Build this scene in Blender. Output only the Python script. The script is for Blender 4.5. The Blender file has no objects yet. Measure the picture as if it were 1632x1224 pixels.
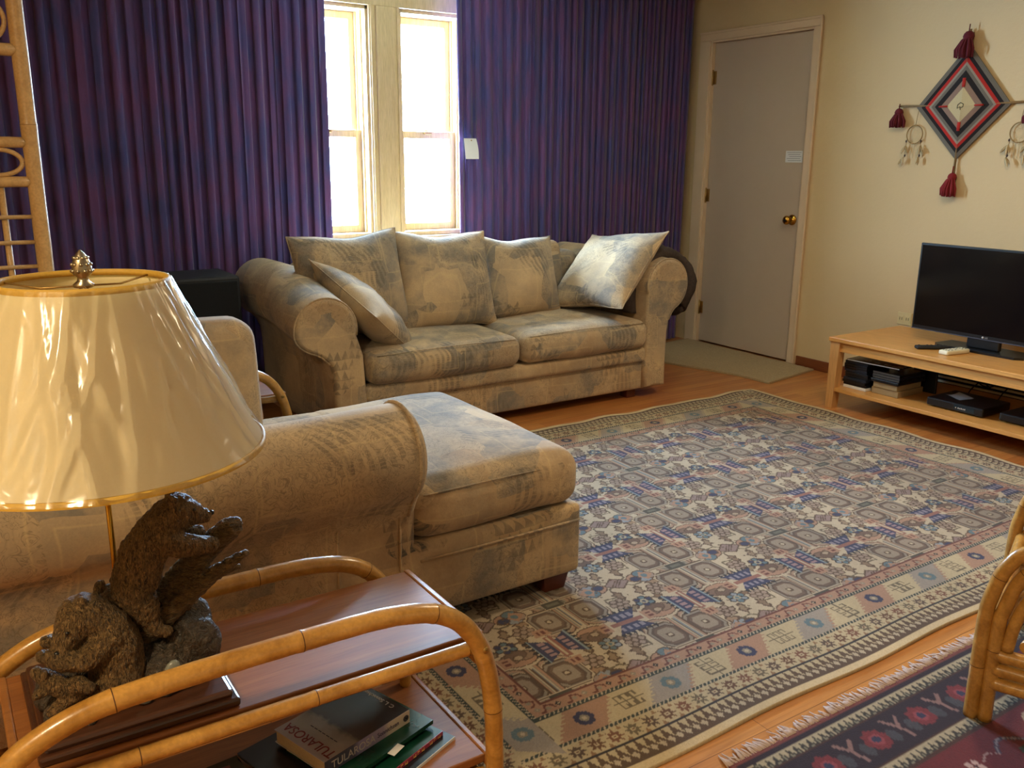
import bpy, bmesh, math, random
import numpy as np
from mathutils import Vector, Matrix, noise as mnoise

random.seed(7)
C = bpy.context.scene.collection
scn = bpy.context.scene
PI = math.pi

# ------------------------------------------------------------------ camera
cam_d = bpy.data.cameras.new('camera'); cam = bpy.data.objects.new('camera', cam_d); C.objects.link(cam)
cam_d.sensor_width = 36.0; cam_d.sensor_fit = 'HORIZONTAL'; cam_d.lens = 1420/1632*36
cam_d.clip_start = 0.05; cam_d.clip_end = 100
yaw, pitch, roll = math.radians(33.3), math.radians(14.24), math.radians(.43)
f = Vector((math.sin(yaw)*math.cos(pitch), math.cos(yaw)*math.cos(pitch), -math.sin(pitch)))
r0 = Vector((math.cos(yaw), -math.sin(yaw), 0)); u0 = r0.cross(f)
r = math.cos(roll)*r0 + math.sin(roll)*u0; u = -math.sin(roll)*r0 + math.cos(roll)*u0
M = Matrix((r, u, -f)).transposed().to_4x4(); M.translation = Vector((0, 0, 1.27))
cam.matrix_world = M
scn.camera = cam

# ------------------------------------------------------------------ sky, lights, exposure
w = bpy.data.worlds.new('sky'); scn.world = w; w.use_nodes = True
bg = w.node_tree.nodes['Background']
bg.inputs['Color'].default_value = (.52, .74, 1, 1); bg.inputs['Strength'].default_value = 200.0
scn.view_settings.view_transform = 'Standard'; scn.view_settings.look = 'None'
scn.view_settings.exposure = 0.0; scn.view_settings.gamma = 1.0
scn.view_settings.use_curve_mapping = False

def area(name, loc, tgt, size, power, col, shape='DISK', portal=False, sy=None):
    d = bpy.data.lights.new(name, 'AREA'); d.shape = shape; d.size = size
    if sy: d.shape = 'RECTANGLE'; d.size_y = sy
    d.energy = power; d.color = col
    o = bpy.data.objects.new(name, d); C.objects.link(o); o.location = loc
    o.rotation_euler = (Vector(tgt)-Vector(loc)).to_track_quat('-Z', 'Y').to_euler()
    if portal: d.cycles.is_portal = True
    return o
WARM = (1.0, .78, .50)
area('ceiling_lamp_light_near', (-.95, .40, 2.30), (-.95, .40, 0), .30, 46, (1.0, .79, .47))
area('ceiling_lamp_light_far', (2.75, 1.75, 2.30), (2.75, 1.75, 0), .30, 29, WARM)
area('window_portal_left', (1.96, 4.98, 1.44), (1.96, 0, 1.44), .46, 1, (1, 1, 1), portal=True, sy=1.26)
area('window_portal_right', (2.585, 4.98, 1.44), (2.585, 0, 1.44), .43, 1, (1, 1, 1), portal=True, sy=1.26)

# ------------------------------------------------------------------ materials
def rgb(h):
    h = h.lstrip('#'); c = [int(h[i:i+2], 16)/255 for i in (0, 2, 4)]
    return tuple(x/12.92 if x <= .04045 else ((x+.055)/1.055)**2.4 for x in c)+(1,)

class N:
    def __init__(s, name):
        s.m = bpy.data.materials.new(name); s.m.use_nodes = True; s.t = s.m.node_tree
        s.b = s.t.nodes['Principled BSDF']; s.out = s.t.nodes['Material Output']
    def n(s, t, **k):
        x = s.t.nodes.new(t)
        for a, v in k.items():
            if a.startswith('i_'): x.inputs[a[2:].replace('_', ' ')].default_value = v
            else: setattr(x, a, v)
        return x
    def l(s, a, b): s.t.links.new(a, b)
    def coord(s, scale=(1, 1, 1), rot=(0, 0, 0)):
        tc = s.n('ShaderNodeTexCoord'); mp = s.n('ShaderNodeMapping')
        mp.inputs['Scale'].default_value = scale; mp.inputs['Rotation'].default_value = rot
        s.l(tc.outputs['Object'], mp.inputs['Vector']); return mp.outputs[0]
    def noise(s, vec, scale, detail=3, rough=.5, dist=0):
        x = s.n('ShaderNodeTexNoise'); x.inputs['Scale'].default_value = scale; x.inputs['Detail'].default_value = detail
        x.inputs['Roughness'].default_value = rough; x.inputs['Distortion'].default_value = dist
        s.l(vec, x.inputs['Vector']); return x
    def ramp(s, fac, stops, interp='LINEAR'):
        x = s.n('ShaderNodeValToRGB'); x.color_ramp.interpolation = interp
        e = x.color_ramp.elements
        while len(e) < len(stops): e.new(.5)
        for i, (p, c) in enumerate(stops):
            e[i].position = p; e[i].color = c if isinstance(c, tuple) else (c, c, c, 1)
        s.l(fac, x.inputs[0]); return x.outputs[0]
    def mix(s, fac, a, b, mode='MIX'):
        x = s.n('ShaderNodeMix', data_type='RGBA', blend_type=mode)
        for k, v in ((0, fac), (6, a), (7, b)):
            if isinstance(v, (int, float)): x.inputs[k].default_value = v
            elif isinstance(v, tuple): x.inputs[k].default_value = v
            else: s.l(v, x.inputs[k])
        return x.outputs[2]
    def math(s, op, a, b=0.0, c=None):
        x = s.n('ShaderNodeMath', operation=op)
        for k, v in enumerate((a, b) if c is None else (a, b, c)):
            if isinstance(v, (int, float)): x.inputs[k].default_value = v
            else: s.l(v, x.inputs[k])
        return x.outputs[0]
    def bump(s, h, strength, dist=.01):
        x = s.n('ShaderNodeBump'); x.inputs['Strength'].default_value = strength; x.inputs['Distance'].default_value = dist
        s.l(h, x.inputs['Height']); s.l(x.outputs[0], s.b.inputs['Normal']); return x
    def base(s, c):
        if isinstance(c, tuple): s.b.inputs['Base Color'].default_value = c
        else: s.l(c, s.b.inputs['Base Color'])
    def set(s, **k):
        for a, v in k.items(): s.b.inputs[a.replace('_', ' ')].default_value = v
        return s

def plain(name, hexc, rough=.6, metal=0, var=.12, scale=30, bump=0, **k):
    m = N(name); c = rgb(hexc); v = m.coord()
    nz = m.noise(v, scale, 3)
    dark = tuple(x*(1-var) for x in c[:3])+(1,); lite = tuple(min(1, x*(1+var)) for x in c[:3])+(1,)
    m.base(m.mix(nz.outputs[0], dark, lite)); m.set(Roughness=rough, Metallic=metal, **k)
    if bump: m.bump(nz.outputs[0], bump, .002)
    return m.m

def mat_fabric(name='tapestry_fabric', off=0.0):
    m = N(name); v0 = m.coord()
    wn = m.noise(v0, 6, 2)
    vv = m.n('ShaderNodeVectorMath', operation='MULTIPLY_ADD'); m.l(wn.outputs['Color'], vv.inputs[0])
    vv.inputs[1].default_value = (.035, .035, .035); m.l(v0, vv.inputs[2]); v = vv.outputs[0]
    off_v = m.n('ShaderNodeVectorMath', operation='ADD'); m.l(v, off_v.inputs[0]); off_v.inputs[1].default_value = (off+.13, off*.7+.07, off*.3+.21); v = off_v.outputs[0]
    big = m.noise(v, 3.2, 4, .6)
    col = m.mix(m.ramp(big.outputs[0], [(.38, 0.0), (.62, 1.0)]), rgb('#c2a987'), rgb('#a2917b'))
    vo = m.n('ShaderNodeTexVoronoi', distance='CHEBYCHEV'); vo.inputs['Scale'].default_value = 4.6; vo.inputs['Randomness'].default_value = .85
    m.l(v, vo.inputs['Vector'])
    sp = m.n('ShaderNodeSeparateColor'); m.l(vo.outputs['Color'], sp.inputs[0]); R, G, Bc = sp.outputs
    soft = m.noise(v, 9, 4, .65); softm = m.ramp(soft.outputs[0], [(.38, .15), (.62, 1.0)])
    greym = m.math('MULTIPLY', m.ramp(R, [(.40, 0.0), (.56, 1.0)]), softm)
    col = m.mix(m.math('MULTIPLY', greym, .8), col, rgb('#6c6b6a'))
    brm = m.math('MULTIPLY', m.ramp(R, [(.20, 1.0), (.26, 0.0)]), softm)
    col = m.mix(m.math('MULTIPLY', brm, .5), col, rgb('#8f7358'))
    # scroll lines
    sc = m.noise(v, 22, 2, .5, 2.2)
    ln = m.ramp(sc.outputs[0], [(.44, 0.0), (.475, 1.0), (.50, 0.0), (.55, 0.0), (.58, .8), (.61, 0.0)])
    lnm = m.math('MULTIPLY', ln, m.ramp(Bc, [(.35, 0.15), (.42, 1.0)]))
    col = m.mix(m.math('MULTIPLY', lnm, .6), col, rgb('#675e50'))
    # rows of bars and rows of small triangles, each inside its own patch
    sx = m.n('ShaderNodeSeparateXYZ'); m.l(v, sx.inputs[0])
    al = m.math('ADD', sx.outputs[0], sx.outputs[1]); up = m.math('ADD', sx.outputs[2], m.math('MULTIPLY', sx.outputs[1], .6))
    fa = m.math('FRACT', m.math('MULTIPLY', al, 36)); fu = m.math('FRACT', m.math('MULTIPLY', up, 95))
    bars = m.math('MULTIPLY', m.ramp(fa, [(.45, 0.0), (.5, 1.0)]), m.ramp(fu, [(.25, .45), (.35, 1.0)]))
    fb = m.math('FRACT', m.math('MULTIPLY', al, 30)); fv = m.math('FRACT', m.math('MULTIPLY', up, 24))
    tri = m.math('GREATER_THAN', m.math('SUBTRACT', 1.0, fv), m.math('MULTIPLY', m.math('ABSOLUTE', m.math('SUBTRACT', fb, .5)), 2.0))
    vo2 = m.n('ShaderNodeTexVoronoi', distance='CHEBYCHEV'); vo2.inputs['Scale'].default_value = 6.0; vo2.inputs['Randomness'].default_value = .7; m.l(v, vo2.inputs['Vector'])
    sp2 = m.n('ShaderNodeSeparateColor'); m.l(vo2.outputs['Color'], sp2.inputs[0])
    st = m.math('ADD', m.math('MULTIPLY', bars, m.ramp(sp2.outputs[1], [(.88, 0.0), (.90, 1.0)])), m.math('MULTIPLY', tri, m.ramp(sp2.outputs[2], [(.89, 0.0), (.91, 1.0)])))
    m2 = m.ramp(soft.outputs[0], [(.40, .1), (.55, 1.0)])
    col = m.mix(m.math('MULTIPLY', m.math('MULTIPLY', st, m2), .55), col, rgb('#5e5850'))
    # pale patch outlines
    ed = m.ramp(vo.outputs['Distance'], [(.0, 0.0), (.44, 0.0), (.46, 1.0), (.48, 0.0)])
    col = m.mix(m.math('MULTIPLY', ed, .35), col, rgb('#cdb68c'))
    # mottled weave
    fz = m.noise(v0, 140, 3, .7)
    col = m.mix(.35, col, m.mix(fz.outputs[0], rgb('#5d5345'), rgb('#f0dcb2')), 'SOFT_LIGHT')
    m.base(col); m.set(Roughness=.95); m.b.inputs['Sheen Weight'].default_value = .15
    hb = m.mix(.25, fz.outputs[0], soft.outputs[0])
    m.bump(hb, .35, .004)
    return m.m

def mat_cane(name, a, b, rough=.28):
    m = N(name); v = m.coord((14, 14, 14)); nz = m.noise(v, 1.2, 4, .6, .8)
    v2 = m.coord(); n2 = m.noise(v2, 160, 2)
    c = m.mix(m.ramp(nz.outputs[0], [(.3, 0.0), (.7, 1.0)]), rgb(a), rgb(b))
    c = m.mix(.18, c, m.ramp(n2.outputs[0], [(.4, .2), (.6, .9)]), 'MULTIPLY')
    m.base(c); m.set(Roughness=rough); m.b.inputs['Coat Weight'].default_value = .35; m.b.inputs['Coat Roughness'].default_value = .15
    m.bump(n2.outputs[0], .08, .002)
    return m.m

def mat_wood(name, a, b, stretch=(2, 30, 30), rough=.4, coat=.2, scale=1.6):
    m = N(name); v = m.coord(stretch); nz = m.noise(v, scale, 5, .65, .6)
    n2 = m.noise(m.coord(tuple(x*5 for x in stretch)), scale, 2, .6)
    c = m.mix(m.ramp(nz.outputs[0], [(.3, 0.0), (.7, 1.0)]), rgb(a), rgb(b))
    c = m.mix(.25, c, m.ramp(n2.outputs[0], [(.35, .35), (.6, 1.0)]), 'MULTIPLY')
    m.base(c); m.set(Roughness=rough); m.b.inputs['Coat Weight'].default_value = coat; m.b.inputs['Coat Roughness'].default_value = .2
    m.bump(n2.outputs[0], .05, .002)
    return m.m

def mat_floor():
    m = N('oak_strip_floor'); v = m.coord()
    br = m.n('ShaderNodeTexBrick'); m.l(v, br.inputs['Vector']); br.offset = .37; br.offset_frequency = 3
    for k, x in (('Scale', 1), ('Brick Width', .95), ('Row Height', .057), ('Mortar Size', .0009), ('Mortar Smooth', .3), ('Bias', 0)): br.inputs[k].default_value = x
    br.inputs['Color1'].default_value = rgb('#b5713a'); br.inputs['Color2'].default_value = rgb('#c98a4a'); br.inputs['Mortar'].default_value = rgb('#6e3f1c')
    g = m.noise(m.coord((2.2, 45, 1)), 1.5, 5, .65, .5)
    c = m.mix(.45, br.outputs['Color'], m.ramp(g.outputs[0], [(.3, rgb('#8a5a34')), (.65, (1, 1, 1, 1))]), 'MULTIPLY')
    m.base(c); m.set(Roughness=.33); m.b.inputs['Coat Weight'].default_value = .25; m.b.inputs['Coat Roughness'].default_value = .25
    m.bump(br.outputs['Fac'], -.15, .002)
    return m.m

def mat_wall(name, hexc, bump=.25):
    m = N(name); v = m.coord(); nz = m.noise(v, 45, 4, .6); n2 = m.noise(v, 2.5, 2)
    c = rgb(hexc); d = tuple(x*.93 for x in c[:3])+(1,)
    m.base(m.mix(n2.outputs[0], d, c)); m.set(Roughness=.85); m.bump(nz.outputs[0], bump, .006)
    return m.m

def mat_curtain():
    m = N('purple_curtain_cloth'); v = m.coord((1, 1, .25)); nz = m.noise(v, 14, 3, .6)
    n2 = m.noise(m.coord((260, 260, 60)), 1, 2)
    c = m.mix(m.ramp(nz.outputs[0], [(.35, 0.0), (.65, 1.0)]), rgb('#43427c'), rgb('#664074'))
    c = m.mix(.2, c, n2.outputs[0], 'MULTIPLY')
    m.base(c); m.set(Roughness=.9); m.b.inputs['Sheen Weight'].default_value = .2
    m.bump(n2.outputs[0], .15, .002)
    return m.m

def mat_attr(name, rough=.97, bs=.5):
    m = N(name); a = m.n('ShaderNodeVertexColor'); a.layer_name = 'weave'
    nz = m.noise(m.coord((1, 1, 1)), 420, 2, .7)
    c = m.mix(.30, a.outputs['Color'], m.mix(nz.outputs[0], (.25, .25, .25, 1), (.95, .95, .95, 1)), 'SOFT_LIGHT')
    m.base(c); m.set(Roughness=rough); m.b.inputs['Sheen Weight'].default_value = .08
    m.bump(nz.outputs[0], bs, .003)
    return m.m

def mat_carved(name, a, b, fur=(60, 60, 18)):
    m = N(name); nz = m.noise(m.coord(fur), 4.5, 4, .6, 1.5); n2 = m.noise(m.coord(), 14, 3)
    c = m.mix(m.ramp(nz.outputs[0], [(.35, 0.0), (.65, 1.0)]), rgb(a), rgb(b))
    c = m.mix(.3, c, m.ramp(n2.outputs[0], [(.3, .35), (.7, 1.0)]), 'MULTIPLY')
    m.base(c); m.set(Roughness=.48); m.bump(nz.outputs[0], 1.0, .010)
    return m.m

def mat_shade():
    m = N('lampshade_cloth'); nz = m.noise(m.coord((1, 1, 1)), 300, 2)
    m.base(m.mix(nz.outputs[0], rgb('#f3e9c4'), rgb('#faf2d6'))); m.set(Roughness=.9)
    tr = m.n('ShaderNodeBsdfTranslucent'); tr.inputs[0].default_value = rgb('#f0d890')
    mx = m.n('ShaderNodeMixShader'); mx.inputs[0].default_value = .40
    m.l(m.b.outputs[0], mx.inputs[1]); m.l(tr.outputs[0], mx.inputs[2]); m.l(mx.outputs[0], m.out.inputs[0])
    return m.m

def mat_film():
    m = N('clear_plastic_film'); nz = m.noise(m.coord((1, 1, .15)), 26, 2, .5, .8)
    gl = m.n('ShaderNodeBsdfGlossy'); gl.inputs['Roughness'].default_value = .20; gl.inputs[0].default_value = (.95, .95, .95, 1)
    tr = m.n('ShaderNodeBsdfTransparent'); tr.inputs[0].default_value = (.97, .97, .96, 1)
    bp = m.n('ShaderNodeBump'); bp.inputs['Strength'].default_value = .35; bp.inputs['Distance'].default_value = .01
    m.l(nz.outputs[0], bp.inputs['Height']); m.l(bp.outputs[0], gl.inputs['Normal'])
    lw = m.n('ShaderNodeLayerWeight'); lw.inputs[0].default_value = .35
    mx = m.n('ShaderNodeMixShader'); m.l(m.math('MULTIPLY_ADD', lw.outputs['Fresnel'], .50, .075), mx.inputs[0])
    m.l(tr.outputs[0], mx.inputs[1]); m.l(gl.outputs[0], mx.inputs[2]); m.l(mx.outputs[0], m.out.inputs[0])
    return m.m

def mat_glass():
    m = N('window_glass')
    gl = m.n('ShaderNodeBsdfGlossy'); gl.inputs['Roughness'].default_value = .02
    tr = m.n('ShaderNodeBsdfTransparent'); tr.inputs[0].default_value = (.95, .98, 1, 1)
    nz = m.noise(m.coord(), 3, 1)
    mx = m.n('ShaderNodeMixShader'); m.l(m.math('MULTIPLY_ADD', nz.outputs[0], .02, .04), mx.inputs[0])
    m.l(tr.outputs[0], mx.inputs[1]); m.l(gl.outputs[0], mx.inputs[2]); m.l(mx.outputs[0], m.out.inputs[0])
    return m.m

def mat_emit(name, col, s):
    m = N(name); m.base(col); m.b.inputs['Emission Color'].default_value = col; m.b.inputs['Emission Strength'].default_value = s
    return m.m

FAB = mat_fabric(); FAB2 = mat_fabric('tapestry_fabric_pillow', 1.7)
CANE = mat_cane('varnished_rattan', '#a06f2c', '#d29e50'); CANE_D = mat_cane('rattan_joint', '#4a2a12', '#5e3517', .5)
CANE_R = mat_cane('reddish_rattan', '#8a4420', '#a55c30')
PALE = mat_cane('pale_rattan', '#c69e66', '#dcb67c', .45); PALE_D = mat_cane('pale_rattan_joint', '#8a6638', '#96703f', .6)
TEAK = mat_wood('teak_veneer', '#7f4a22', '#9c6232', rough=.5, coat=.05); TEAK_E = mat_wood('teak_edge', '#8a5528', '#a56c38')
BIRCH = mat_wood('birch_veneer', '#cb8f48', '#d89f58', (14, 1.5, 30), .38, .15); BIRCH_L = mat_wood('birch_solid', '#c9955a', '#d6a468', (20, 20, 1.5), .5, .1)
PINE = mat_wood('pine_trim', '#c4a878', '#d4ba8c', (25, 25, 2), .45, .2); PINEX = mat_wood('pine_head', '#b08448', '#c89a5c', (2, 25, 25), .45, .2)
FLOOR = mat_floor(); WALL = mat_wall('cream_textured_paint', '#d0b78c'); CEIL = mat_wall('ceiling_paint', '#cfc3a4', .1)
DOORM = plain('door_paint', '#bba893', .55, var=.03, scale=8, bump=.03); CASE = plain('trim_paint', '#d4bb9c', .5, var=.03, scale=8)
CURT = mat_curtain(); BRASS = plain('polished_brass', '#c09038', .22, 1, .1, 40); BRASS_D = plain('aged_brass', '#a98a52', .42, .8, .15, 60)
NICKEL = plain('finial_metal', '#b0a48c', .3, 1, .2, 90)
BLACK = plain('black_plastic', '#101012', .35); BLACKM = plain('matte_black_plastic', '#17171a', .6); SCREEN = plain('tv_screen', '#08080c', .12, var=.02)
WHITEP = plain('white_plastic', '#dcd4b6', .45, var=.03); IVORY = plain('ivory_plate', '#cdbb8a', .5, var=.03)
PAPER = plain('white_paper', '#dcdcdc', .8, var=.03); PAPER_E = plain('page_edges', '#b9a98a', .85, var=.15, scale=200)
INK = plain('ink', '#3a3a40', .8); INKL = plain('pencil_grey', '#8d8d92', .8)
BEAR = mat_carved('bronzed_resin_fur', '#2c2016', '#9c7c50'); ROCK = mat_carved('bronzed_resin_rock', '#2b241b', '#54473a', (20, 20, 20)); LOGM = mat_carved('bronzed_resin_bark', '#3a2c1c', '#8a7048', (18, 18, 60))
QUARTZ = plain('pale_stone_resin', '#7d8078', .35, var=.3, scale=60)
PLINTH = mat_wood('dark_walnut', '#3c2216', '#52301f', (3, 40, 40), .35, .3)
SHADE = mat_shade(); SHADE_T = plain('gold_trim_braid', '#c9a040', .6, var=.15, scale=200, bump=.3); FILM = mat_film(); GLASS = mat_glass()
FEET = mat_wood('mahogany_feet', '#4a1d10', '#5e2817', (10, 10, 3), .4)
SPK = plain('speaker_cabinet', '#1a1e24', .6); GRILLE = plain('speaker_grille_cloth', '#12161b', .95, var=.3, scale=300, bump=.3)
FURRY = plain('brown_fleece', '#3a2e28', .98, var=.5, scale=70, bump=1.0)
DARKWOOD = mat_wood('baseboard_wood', '#6b3418', '#804524', (2, 2, 30), .4)

# ------------------------------------------------------------------ mesh builder
class B:
    def __init__(s): s.bm = bmesh.new()
    def add(s, verts, faces, mi=0, smooth=True):
        vs = [s.bm.verts.new(v) for v in verts]
        for fc in faces:
            try:
                q = s.bm.faces.new([vs[i] for i in fc]); q.material_index = mi; q.smooth = smooth
            except ValueError: pass
        return vs
    def box(s, lo, hi, bev=0, mi=0, rot=None, piv=None, seg=2):
        b2 = bmesh.new(); bmesh.ops.create_cube(b2, size=1)
        c = [(lo[i]+hi[i])/2 for i in range(3)]; d = [hi[i]-lo[i] for i in range(3)]
        for v in b2.verts: v.co = Vector((c[0]+v.co.x*d[0], c[1]+v.co.y*d[1], c[2]+v.co.z*d[2]))
        if bev: bmesh.ops.bevel(b2, geom=b2.edges[:], offset=min(bev, min(d)*.45), segments=seg, affect='EDGES', profile=.5)
        if rot is not None:
            p = Vector(piv or c)
            for v in b2.verts: v.co = p + rot @ (v.co-p)
        s.merge(b2, mi, False)
        return s
    def merge(s, b2, mi=0, smooth=True):
        b2.verts.index_update()
        m = [s.bm.verts.new(v.co) for v in b2.verts]
        for fc in b2.faces:
            q = s.bm.faces.new([m[v.index] for v in fc.verts]); q.material_index = mi; q.smooth = smooth
        b2.free()
    def sweep(s, pts, rad, seg=12, mi=0, joints=(), jmi=1, cap=True, flat=1.0):
        pts = [Vector(p) for p in pts]; n = len(pts)
        rs = rad if isinstance(rad, (list, tuple)) else [rad]*n
        T = []
        for i in range(n):
            t = pts[min(i+1, n-1)]-pts[max(i-1, 0)]; T.append(t.normalized())
        a = Vector((0, 0, 1)) if abs(T[0].z) < .9 else Vector((1, 0, 0))
        X = T[0].cross(a).normalized(); rings = []
        for i in range(n):
            X = (X-T[i]*X.dot(T[i])).normalized(); Y = T[i].cross(X)
            rings.append([s.bm.verts.new(pts[i]+(X*math.cos(2*PI*k/seg)+Y*math.sin(2*PI*k/seg)*flat)*rs[i]) for k in range(seg)])
        for i in range(n-1):
            for k in range(seg):
                q = s.bm.faces.new((rings[i][k], rings[i][(k+1) % seg], rings[i+1][(k+1) % seg], rings[i+1][k]))
                q.smooth = True; q.material_index = jmi if i in joints else mi
        if cap:
            q = s.bm.faces.new(rings[0][::-1]); q.material_index = mi
            q = s.bm.faces.new(rings[-1]); q.material_index = mi
        return s
    def cane(s, ctrl, rad, seg=14, spacing=.22, first=.1, step=.012, smooth=True):
        """bent cane with darker joints"""
        P = resample(ctrl, step, smooth); n = len(P); L = 0; nxt = first; js = []; rs = []
        jpos = []
        for i in range(n):
            if i: L += (P[i]-P[i-1]).length
            if L >= nxt: jpos.append(i); nxt += spacing*random.uniform(.85, 1.15)
        pts = []; rr = []
        for i in range(n):
            if i in jpos and 0 < i < n-1:
                t = (P[i+1]-P[i-1]).normalized()
                for d, k in ((-.004, 1.035), (-.0008, 1.05), (.0008, 1.05), (.005, 1.0)):
                    if d == -.0008: js.append(len(pts))
                    pts.append(P[i]+t*d); rr.append(rad*k)
            else: pts.append(P[i]); rr.append(rad*(1+.012*math.sin(i*1.3)))
        return s.sweep(pts, rr, seg, 0, set(js), 1)
    def lathe(s, prof, c, seg=32, mi=0, smooth=True, M=None, cap=False):
        c = Vector(c); rings = []
        for (rr, z) in prof:
            ring = []
            for k in range(seg):
                p = Vector((rr*math.cos(2*PI*k/seg), rr*math.sin(2*PI*k/seg), z))
                if M is not None: p = M @ p
                ring.append(s.bm.verts.new(c+p))
            rings.append(ring)
        for i in range(len(rings)-1):
            for k in range(seg):
                q = s.bm.faces.new((rings[i][k], rings[i][(k+1) % seg], rings[i+1][(k+1) % seg], rings[i+1][k]))
                q.smooth = smooth; q.material_index = mi
        if cap:
            for ring in (rings[0][::-1], rings[-1]):
                q = s.bm.faces.new(ring); q.material_index = mi
        return s
    def rbox(s, lo, hi, r, n=14, bulge=(0, 0, 0), mi=0, rot=None, piv=None, fn=None):
        """soft rounded box with bulging faces"""
        b2 = bmesh.new(); bmesh.ops.create_cube(b2, size=2)
        bmesh.ops.subdivide_edges(b2, edges=b2.edges[:], cuts=n, use_grid_fill=True)
        lo = Vector(lo); hi = Vector(hi); c = (lo+hi)/2; h = (hi-lo)/2
        rr = min(r, *h)
        for v in b2.verts:
            p = Vector()
            for i in range(3):
                t = v.co[i]; k = h[i]
                core = (k-rr)/k if k > 0 else 0
                # spend a third of the cuts on the rounding
                a = abs(t)
                q = a/.66*core if a < .66 else core+(a-.66)/.34*(1-core)
                p[i] = math.copysign(q*k, t)
            q = Vector([max(-(h[i]-rr), min(h[i]-rr, p[i])) for i in range(3)])
            d = p-q
            if d.length > 1e-9: p = q+d.normalized()*min(rr, max(abs(x) for x in d)*1.0)
            un = [p[i]/h[i] for i in range(3)]
            for i in range(3):
                j, k = (i+1) % 3, (i+2) % 3
                if bulge[i]: p[i] += bulge[i]*un[i]*max(0, 1-un[j]**2)*max(0, 1-un[k]**2)
            co = c+p
            if fn: co = fn(co)
            if rot is not None:
                pv = Vector(piv or c); co = pv+rot @ (co-pv)
            v.co = co
        s.merge(b2, mi)
        return s
    def prism(s, poly, fn, t0, t1, mi=0, r=0, n=3, smooth=True, ends=True):
        """closed outline swept from t0 to t1 (fn(a,b,t)->point); rounded at both ends by insetting"""
        k = len(poly); cx = sum(p[0] for p in poly)/k; cy = sum(p[1] for p in poly)/k
        def inset(d):
            out = []
            for i in range(k):
                a = Vector(poly[i-1]); b = Vector(poly[i]); c = Vector(poly[(i+1) % k])
                t = (c-a); nn = Vector((t.y, -t.x)).normalized()
                out.append(b-nn*d*s_or)
            return out
        area2 = sum(poly[i-1][0]*poly[i][1]-poly[i][0]*poly[i-1][1] for i in range(k)); s_or = 1 if area2 > 0 else -1
        st = []
        if r:
            for j in range(n+1):
                a = PI/2*j/n; st.append((t0+(r-r*math.sin(a))*(1 if t1 > t0 else -1), None, r-r*math.cos(PI/2-a)*1.0))
            st = [(t0+(1 if t1 > t0 else -1)*r*(1-math.cos(PI/2*j/n)), r*(1-math.sin(PI/2*j/n))) for j in range(n+1)]
            en = [(t1-(1 if t1 > t0 else -1)*(x[0]-t0)*(1 if t1 > t0 else -1), x[1]) for x in st[::-1]]
            mid = [(t0+(t1-t0)*q, 0) for q in (.2, .35, .5, .65, .8)]
            st = st+mid+en
        else: st = [(t0, 0), (t1, 0)]
        rings = []
        for t, d in st:
            P = inset(d) if d > 1e-6 else [Vector(p) for p in poly]
            rings.append([s.bm.verts.new(fn(p[0], p[1], t)) for p in P])
        for i in range(len(rings)-1):
            for j in range(k):
                q = s.bm.faces.new((rings[i][j], rings[i][(j+1) % k], rings[i+1][(j+1) % k], rings[i+1][j])); q.smooth = smooth; q.material_index = mi
        if ends:
            for ring in (rings[0][::-1], rings[-1]):
                q = s.bm.faces.new(ring); q.material_index = mi; q.smooth = False
        return s
    def ball(s, c, r, sub=2, mi=0, scale=(1, 1, 1), rot=None):
        b2 = bmesh.new(); bmesh.ops.create_icosphere(b2, subdivisions=sub, radius=1)
        for v in b2.verts:
            p = Vector((v.co.x*r*scale[0], v.co.y*r*scale[1], v.co.z*r*scale[2]))
            if rot is not None: p = rot @ p
            v.co = Vector(c)+p
        s.merge(b2, mi); return s
    def chain(s, pts, sub=2):
        """overlapping balls along a limb: pts = [(x,y,z,r), ...]"""
        for a, b in zip(pts[:-1], pts[1:]):
            A = Vector(a[:3]); D = Vector(b[:3])-A; n = max(2, int(D.length/(.35*min(a[3], b[3])))+1)
            for i in range(n+1):
                t = i/n; s.ball(A+D*t, a[3]*(1-t)+b[3]*t, sub)
        return s
    def make(s, name, mats, parent=None, fix=True, bevel=None, solid=None):
        if fix: bmesh.ops.recalc_face_normals(s.bm, faces=s.bm.faces[:])
        org = world_loc(parent) if parent is not None else Vector((0, 0, 0))
        me = bpy.data.meshes.new(name)
        if parent is None and s.bm.verts:
            vs = [v.co for v in s.bm.verts]
            org = Vector(((min(v.x for v in vs)+max(v.x for v in vs))/2, (min(v.y for v in vs)+max(v.y for v in vs))/2, min(v.z for v in vs)))
        for v in s.bm.verts: v.co -= org
        s.bm.to_mesh(me); s.bm.free()
        for m in (mats if isinstance(mats, (list, tuple)) else [mats]): me.materials.append(m)
        o = bpy.data.objects.new(name, me); C.objects.link(o)
        if parent is not None: o.parent = parent
        else: o.location = org
        return o

def world_loc(o):
    p = Vector((0, 0, 0))
    while o is not None: p += Vector(o.location); o = o.parent
    return p

def resample(ctrl, step=.012, smooth=True):
    P = [Vector(p) for p in ctrl]
    if len(P) == 2 or not smooth:
        dense = P
    else:
        dense = []; Q = [P[0]*2-P[1]]+P+[P[-1]*2-P[-2]]
        for i in range(1, len(Q)-2):
            p0, p1, p2, p3 = Q[i-1:i+3]
            for j in range(16):
                t = j/16
                dense.append(.5*((2*p1)+(p2-p0)*t+(2*p0-5*p1+4*p2-p3)*t*t+(3*p1-p0-3*p2+p3)*t**3))
        dense.append(P[-1])
    out = [dense[0].copy()]; acc = 0
    for a, b in zip(dense[:-1], dense[1:]):
        L = (b-a).length; 
        if L < 1e-9: continue
        while acc+L >= step:
            t = (step-acc)/L; a = a.lerp(b, t); out.append(a.copy()); L = (b-a).length; acc = 0
        acc += L
    if (out[-1]-dense[-1]).length < step*.4: out[-1] = dense[-1].copy()
    else: out.append(dense[-1].copy())
    return out

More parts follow.
